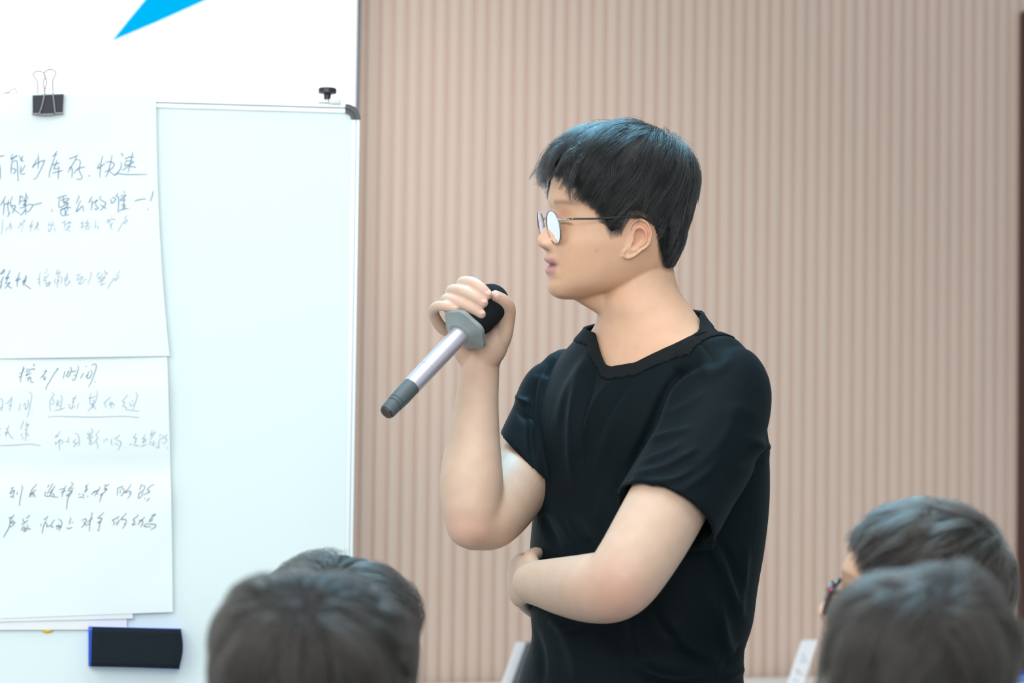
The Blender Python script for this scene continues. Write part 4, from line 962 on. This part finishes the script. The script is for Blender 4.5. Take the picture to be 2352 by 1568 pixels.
kill += [v for v in bm.verts if v.co.z < lo_z+0.014 and v not in set(kill)]
bmesh.ops.delete(bm, geom=kill, context='VERTS')
rim = [v for v in bm.verts if v.is_boundary and hv[v][1] < 0.17 and v.co.z > neck_c[2]-0.12]
for v in rim: v.co.z -= hv[v][0]
for _ in range(4):
    nb = {v: sum((e.other_vert(v).co for e in v.link_edges if e.is_boundary), Vector())/max(1, sum(1 for e in v.link_edges if e.is_boundary)) for v in rim}
    for v in rim: v.co = v.co*0.5 + nb[v]*0.5
bm.normal_update()
cv = {}; CVs = []; CFs = []
for f in bm.faces:
    hs = [(neck_h(np.array(v.co))) for v in f.verts]
    if max(h[1] for h in hs) < 0.165 and min(h[0] for h in hs) > -0.0185 and max(h[0] for h in hs) < 0.004:
        q = []
        for v in f.verts:
            if v not in cv:
                h_ = neck_h(np.array(v.co))[0]; e_ = min(1, max(0, (h_+0.0185)/0.003))
                cv[v] = len(CVs); CVs.append(np.array(v.co)+np.array(v.normal)*(0.0004+0.0014*e_))
            q.append(cv[v])
        CFs.append(q)
bm.to_mesh(shirt_me); bm.free()
shirt = link('t_shirt', shirt_me, m_shirt, speaker)
so2 = shirt.modifiers.new('thickness', 'SOLIDIFY'); so2.thickness = 0.0016; so2.offset = -1
m_rib = mat('black_ribbed_collar', (0.0085, 0.011, 0.0125), 0.85, spec=0.12)
collar = obj('collar', (CVs, CFs), m_rib, shirt)
so3 = collar.modifiers.new('thickness', 'SOLIDIFY'); so3.thickness = 0.0022; so3.offset = -1

# ---- trousers and shoes (below the picture)
m_trouser = noise_color(mat('dark_grey_trousers', rough=0.85), (0.04, 0.045, 0.055), (0.055, 0.06, 0.07), 300)
HZc = P(1446, 1700, 3.42); hp = HZc.copy()
tr = [loft([(*(hp+ZV*0.10), .150, .105), (*(hp), .166, .112), (*(hp-ZV*0.12), .168, .115), (*(hp-ZV*0.18), .150, .105)], 48, 20)]
for s in (1, -1):
    b0 = hp + LV*0.085*s
    tr.append(tube([b0-ZV*0.06, b0-ZV*0.22, b0+LV*0.012*s-ZV*(hp[2]-0.48), b0+LV*0.02*s-ZV*(hp[2]-0.25), b0+LV*0.025*s-ZV*(hp[2]-0.10)], [.092, .088, .068, .060, .056], 32))
tm = voxel(join(*tr), 0.006, 4, 'trousers'); trousers = link('trousers', tm, m_trouser, speaker)
m_shoe = mat('black_shoe_leather', (0.02, 0.02, 0.02), 0.4)
for s in (1, -1):
    b0 = hp + LV*0.11*s; b0 = A(b0[0], b0[1], 0.0)
    obj('shoe', tube([b0-FV*0.07+ZV*0.047, b0+ZV*0.056, b0+FV*0.09+ZV*0.046, b0+FV*0.17+ZV*0.034], [.042, .046, .046, .034], 28, flat=1.0), m_shoe, speaker)

# ---- hair
m_hair = hair_mat('black_hair', (0.009, 0.0095, 0.010), 0.22)
m_cap = noise_color(mat('black_hair_mass', rough=0.55, spec=0.3), (0.004, 0.004, 0.0045), (0.007, 0.0065, 0.0065), 180, 4)
make_hair(HM, dict(seed=3, n=14000, whorl=(-58, -6, 112), lift=[0.8, 1.5, 2.5, 4, 5.5, 7.5, 10, 13, 15, 16.5], front=7, crown=1.0, back=-8, len=[7, 12, 24, 34, 58, 74, 82], guides=330,
                   turn=0.38, clump=0.80, r=0.19, fly=0.03, swirl=0.6, over=(0, 15), wild=3.2, pts=10, droop=3), m_cap, m_hair, speaker)

# ---- eyeglasses
m_rim = mat('grey_metal_rim', (0.20, 0.23, 0.24), 0.25, 0.8); m_temple = mat('dark_gunmetal', (0.035, 0.045, 0.045), 0.3, 0.6)
m_lens = bpy.data.materials.new('coated_lens'); m_lens.use_nodes = True
nt = m_lens.node_tree; nt.nodes.clear()
o_ = nt.nodes.new('ShaderNodeOutputMaterial'); t_ = nt.nodes.new('ShaderNodeBsdfTransparent'); g_ = nt.nodes.new('ShaderNodeBsdfGlossy'); mx_ = nt.nodes.new('ShaderNodeMixShader')
g_.inputs['Roughness'].default_value = 0.02; g_.inputs['Color'].default_value = (1.0, 0.92, 1.0, 1); fr_ = nt.nodes.new('ShaderNodeFresnel'); fr_.inputs['IOR'].default_value = 3.2
nt.links.new(fr_.outputs[0], mx_.inputs[0]); nt.links.new(t_.outputs[0], mx_.inputs[1]); nt.links.new(g_.outputs[0], mx_.inputs[2]); nt.links.new(mx_.outputs[0], o_.inputs['Surface'])
glasses = empty('eyeglasses', H(112, 0, 0), 'round thin-rimmed glasses with dark temples on the standing man', 'glasses')
LXC = 113.5
def lens_pt(s, a, k=1.0, dx=0.0):
    w, h = 24.0, 21.5
    y = 32.0 + w*k*math.copysign(abs(math.cos(a))**0.92, math.cos(a)); z = -4.5 + h*k*math.copysign(abs(math.sin(a))**0.92, math.sin(a))
    return H(LXC + dx - 0.10*(y-8) + 0.20*z, y*s, z)
aa = np.linspace(0, 2*math.pi, 49)
for s in (1, -1):
    rim = obj('lens_rim', wire([lens_pt(s, a) for a in aa], 0.0008, res=120), m_rim, glasses)
    rs_ = [np.array([lens_pt(s, a, k, dx) for a in aa[:-1]]) for k, dx in ((0.02, 1.2), (0.5, 0.9), (0.99, 0), (0.99, -1.2), (0.5, -0.5), (0.02, -0.2))]
    obj('lens', rings(rs_), m_lens, glasses)
    hinge = lens_pt(s, 0.42, 1.02)
    pe = [hinge, H(100, 66*s, 6.5), H(92, 71*s, 7.5), H(60, 75.5*s, 9), H(25, 77.5*s, 12.5), H(8, 77.5*s, 13.5), H(-8, 77*s, 8), H(-22, 76*s, -4), H(-27, 75*s, -12)]
    obj('temple_arm', join(wire(pe[1:], 0.00125, res=70), tube([H(62, 75.6*s, 9), H(25, 77.6*s, 12.5), H(4, 77.6*s, 13.0)], [0.0012, 0.0019, 0.0017], n=10)), m_temple, glasses)
    obj('hinge', join(wire([hinge, H(101, 65*s, 6), H(95, 70*s, 7.2)], 0.0012, res=16)), mat('bright_hinge_metal', (0.6, 0.63, 0.62), 0.25, 1.0), glasses)
    obj('nose_pad', join(wire([lens_pt(s, math.pi*0.98), H(106, 11*s, -2), H(109, 10.5*s, -6)], 0.0006), ellipsoid(H(108.5, 10.5*s, -7), np.diag([0.0022, 0.0016, 0.0042]))), mat('clear_nose_pad', (0.8, 0.8, 0.8), 0.2), glasses)
obj('bridge', join(wire([lens_pt(1, math.pi*0.88), H(113.5, 4, 6.5), H(113.5, -4, 6.5), lens_pt(-1, math.pi*0.88)], 0.0010, res=24)), m_rim, glasses)

# ---- microphone
def lathe_ax(p0, ax, prof, n=40):
    ax = nrm(ax); u = nrm(np.cross(ax, A(0, 0, 1))); v = np.cross(ax, u); th = np.linspace(0, 2*math.pi, n, endpoint=False)
    return rings([p0 + ax*d + (np.outer(np.cos(th), u) + np.outer(np.sin(th), v))*r for d, r in prof])
mh, mt = P(1129, 692, 3.377), P(889, 946, 3.262)
MA = nrm(mh-mt); ml = np.linalg.norm(mh-mt)
mic = empty('microphone', (mh+mt)/2, 'handheld microphone with black foam head, grey guard ring and purple-grey metal handle', 'microphone')
m_foam = noise_color(mat('black_foam', rough=0.95, spec=0.15), (0.008, 0.010, 0.012), (0.014, 0.017, 0.019), 500, 3, bump=0.6)
m_shaft = mat('purple_grey_metal', (0.60, 0.58, 0.67), 0.34, 0.55)
m_ring = mat('grey_rubber_ring', (0.23, 0.27, 0.27), 0.4)
m_capm = mat('dark_green_grey_plastic', (0.075, 0.10, 0.11), 0.45)
def at(d): return mt + MA*d
f0 = ml - 0.055
R_ = 0.0255
obj('foam_windscreen', lathe_ax(at(0), MA, [(f0, 0.010), (f0, 0.0195), (f0+0.006, 0.0225), (f0+0.02, R_), (f0+0.048, R_)] + [(f0+0.050+0.028*math.sin(x), R_*math.cos(x)) for x in np.linspace(0.1, 1.5, 12)]), m_foam, mic)
# hexagonal flared guard ring
th = np.linspace(0, 2*math.pi, 72, endpoint=False); u = nrm(np.cross(MA, A(0, 0, 1))); v = np.cross(MA, u); rs = []
rg = f0 - 0.004
for d, r, k in ((-0.012, 0.0135, 0), (-0.012, 0.0165, 0.2), (-0.006, 0.024, 0.8), (-0.003, 0.0315, 1), (0.001, 0.0325, 1), (0.003, 0.031, 1), (0.0035, 0.026, .7), (0.006, 0.022, .2), (0.006, 0.014, 0)):
    hx = 1 + 0.05*k*np.cos(6*th)
    rs.append(at(rg+d) + (np.outer(np.cos(th), u) + np.outer(np.sin(th), v))*(r*hx)[:, None])
obj('guard_ring', rings(rs), m_ring, mic)
obj('handle', lathe_ax(at(0), MA, [(0.052, 0.008), (0.052, 0.0122), (0.0860, 0.0124), (0.08605, 0.0120), (0.0868, 0.0120), (0.08685, 0.0124), (rg-0.05, 0.0124), (rg-0.04995, 0.0121), (rg-0.0492, 0.0121), (rg-0.04915, 0.0124), (rg-0.005, 0.0126), (rg-0.005, 0.008)]), m_shaft, mic)
obj('tail_cap', lathe_ax(at(0), MA, [(0, 0.004), (0.0, 0.0098), (0.0012, 0.0103), (0.013, 0.0108), (0.0135, 0.0100), (0.0155, 0.0100), (0.016, 0.0110), (0.0165, 0.0112), (0.0185, 0.0112), (0.019, 0.0106), (0.021, 0.0106), (0.0215, 0.0114), (0.030, 0.0119), (0.052, 0.0119), (0.053, 0.006)]), m_capm, mic)
obj('tail_end', lathe_ax(at(0), MA, [(-0.0025, 0.003), (-0.0025, 0.0085), (0.0006, 0.0094), (0.001, 0.004)]), mat('brown_black_plastic', (0.04, 0.03, 0.025), 0.4), mic)
# ------------------------------------------------------------------ the seated audience, seen from behind
m_hairA = hair_mat('dark_brown_black_hair', (0.030, 0.026, 0.023), 0.38)
m_capA = noise_color(mat('dark_brown_hair_mass', rough=0.55, spec=0.3), (0.010, 0.009, 0.0085), (0.016, 0.014, 0.013), 150, 4)
AUD_LIFT = [1.0, 3, 7, 10, 12, 13, 14, 15, 16, 17]
AUD_LEN = [10, 20, 34, 45, 62, 74, 80]
def listener(px, py_top, Y, face_deg, pitch, roll, label, cloth, spec, body_deg=90, scale=1.0, top=141):
    """a seated person: head (centre below its hair top), neck, torso, lap and lower legs"""
    global LV, FV
    c = P(px, py_top, Y); up = top*0.001*scale
    yaw = math.radians(face_deg)
    R = head_matrix((0, 0, 0), yaw, math.radians(pitch), math.radians(roll), scale)
    c = c - np.array(R.to_3x3() @ Vector((0, 0, 1)))/(0.001*scale)*0.001*scale*0 - A(0, 0, up)
    M = head_matrix(c, yaw, math.radians(pitch), math.radians(roll), scale); Mn = np.array(M)
    b = math.radians(body_deg); FV = A(math.cos(b), math.sin(b), 0); LV = A(-math.sin(b), math.cos(b), 0)
    foot = A(c[0], c[1], 0)
    root = empty('person', foot, label, 'person')
    nk = Mn[:3, :3] @ A(-22, 0, -75) + Mn[:3, 3]; base = A(nk[0], nk[1], nk[2]-0.052*scale) - FV*0.012
    hd_ = xform(head_levels(120, 120), M); e1 = ear(1); e2 = ear(-1)
    neck = tube([Mn[:3, :3] @ A(-12, 0, -20) + Mn[:3, 3], nk, base, base-ZV*0.05], [0.050*scale, 0.054*scale, 0.062*scale, 0.07*scale], 28)
    seat_z = 0.46
    ps = [hd_, xform(e1, M), xform((e2[0], [f[::-1] for f in e2[1]]), M), neck]
    for s in (1, -1):           # arms resting in the lap
        ps.append(tube([base+LV*0.165*s*scale-ZV*0.10, base+LV*0.205*s*scale-ZV*0.31+FV*0.02, base+LV*0.15*s-ZV*0.44+FV*0.16, base+LV*0.07*s-ZV*0.46+FV*0.22], [0.036, 0.037, 0.032, 0.03], 20))
    me = voxel(join(*ps), 0.0028, 3, 'body'); BVx = get_v(me); Mi = np.linalg.inv(Mn); Lx = BVx @ Mi[:3, :3].T + Mi[:3, 3]
    Cx = np.tile(SKIN*0.92, (len(BVx), 1)); k = (Lx[:, 2] > -102) & ~((Lx[:, 2] < -62) & (Lx[:, 0] < 0)) & (np.abs(Lx[:, 1]) < 100); Cx[k] = head_tint(Lx[k], SKIN*0.92)
    color_attr(me, Cx); link('body', me, m_skin, root)
    tz = base[2]
    tor = loft([(*(base+ZV*0.0), .075, .06), (*(base-ZV*0.03), .115, .072), (*(base-ZV*0.08), .170, .095), (*(base-ZV*0.2), .205*scale, .12), (*(base-ZV*0.36), .185*scale, .125), (*A(base[0], base[1], seat_z+0.10), .18, .13), (*A(base[0], base[1], seat_z), .17, .12)], 48, 50)
    sl = [tor]
    for s in (1, -1):
        sl.append(tube([base+LV*0.155*s*scale-ZV*0.095, base+LV*0.200*s*scale-ZV*0.17, base+LV*0.205*s*scale-ZV*0.28+FV*0.02], [.060, .064, .062], 28))
    link('shirt', voxel(join(*sl), 0.006, 4, 'shirt'), cloth, root)
    tr = [ellipsoid(A(base[0], base[1], seat_z+0.02), np.stack([LV*0.18, FV*0.14, ZV*0.09]))]
    for s in (1, -1):
        h0 = A(base[0], base[1], seat_z+0.03)+LV*0.09*s
        tr.append(tube([h0, h0+FV*0.14, h0+FV*0.26-ZV*0.01, h0+FV*0.28-ZV*0.16, h0+FV*0.25-ZV*0.40], [.085, .078, .064, .055, .048], 24))
    link('trousers', voxel(join(*tr), 0.008, 4, 'trousers'), m_trouser, root)
    for s in (1, -1):
        h0 = A(base[0], base[1], 0)+LV*0.09*s+FV*0.22
        obj('shoe', tube([h0-FV*0.05+ZV*0.045, h0+FV*0.05+ZV*0.048, h0+FV*0.15+ZV*0.034], [.042, .045, .033], 20), m_shoe, root)
    make_hair(M, spec, m_capA, m_hairA, root)
    return root, Mn
def sp_(seed, n=9000, **k):
    d = dict(seed=seed, n=n, whorl=(-62, 8, 105), lift=AUD_LIFT, front=6, crown=3, len=AUD_LEN, guides=200, turn=0.38, clump=0.75, r=0.24, fly=0.003, swirl=0.8, wild=1.4, pts=9, dent=0.25)
    d.update(k); return d
m_c1 = noise_color(mat('navy_cotton', rough=0.8), (0.02, 0.03, 0.06), (0.03, 0.04, 0.07), 200)
m_c2 = noise_color(mat('grey_cotton', rough=0.8), (0.15, 0.15, 0.16), (0.19, 0.19, 0.20), 200)
m_c3 = noise_color(mat('white_cotton', rough=0.8), (0.6, 0.6, 0.6), (0.66, 0.66, 0.66), 200)
listener(717, 1310, 2.19, 100, 0, 0, 'seated listener seen from behind, nearest head at lower left with brown-black hair', m_c1, sp_(11, 12000), 92, 0.92)
listener(776, 1270, 2.92, 92, 0, 0, 'seated listener whose dark hair shows just above and behind the lower left head', m_c2, sp_(12, 8000), 95)
rootC, MC = listener(2122, 1148, 2.72, 164, 15, 0, 'seated listener in black-framed glasses facing left, at lower right', m_c3, sp_(13, 10000, lift=[1, 2, 4, 6, 8, 9, 11, 13, 15, 16], front=-5, over=(0, 6), wild=0.7, len=[8, 14, 22, 28, 34, 40, 46], guides=420, clump=0.6), 62, 0.90)
listener(2094, 1293, 2.16, 88, 0, -9, 'seated listener seen from behind, nearest head in front of the one with glasses', m_c1, sp_(14, 12000, whorl=(-45, 0, 114), lift=[1, 4, 9, 13, 13, 11, 11, 13, 15, 16], bumps=[(24, 116, 20, -15), (-20, 120, 30, 9), (62, 70, 28, 1), (-76, 15, 45, -5), (76, 15, 45, -2)]), 80, 0.885)

# thick black glasses on the listener facing left
gl = empty('eyeglasses', (MC @ np.array([110, 0, 0, 1]))[:3], 'thick black glasses on the lower right listener facing left', 'glasses')
def HCp(x, y, z): return MC[:3, :3] @ A(x, y, z) + MC[:3, 3]
m_thick = mat('glossy_black_acetate', (0.012, 0.010, 0.018), 0.2)
for s in (1, -1):
    def lp(a, k=1.0, dx=0.0):
        y = 34 + 26*k*math.copysign(abs(math.cos(a))**0.7, math.cos(a)); z = -4 + 19*k*math.copysign(abs(math.sin(a))**0.7, math.sin(a))
        return HCp(112 + dx - 0.10*(y-8), y*s, z)
    obj('lens_rim', wire([lp(a) for a in aa], 0.0022, res=100, n=10), m_thick, gl)
    obj('lens', rings([np.array([lp(a, k, dx) for a in aa[:-1]]) for k, dx in ((0.02, .8), (0.98, 0), (0.98, -1), (0.02, -.2))]), m_lens, gl)
    obj('temple_arm', tube([HCp(106, 61*s, 8), HCp(104, 68*s, 9), HCp(60, 76*s, 10), HCp(10, 78*s, 13), HCp(-12, 77*s, 0)], [.0035, .0032, .0026, .0024, .002], 10), m_thick, gl)
    obj('hinge_dot', ellipsoid(HCp(104, 68.5*s, 9), np.eye(3)*0.0028), mat('pink_red_metal_dot', (0.6, 0.05, 0.16), 0.3), gl)
obj('bridge', wire([HCp(112, 9, 2), HCp(114, 0, 4), HCp(112, -9, 2)], 0.002), m_thick, gl)
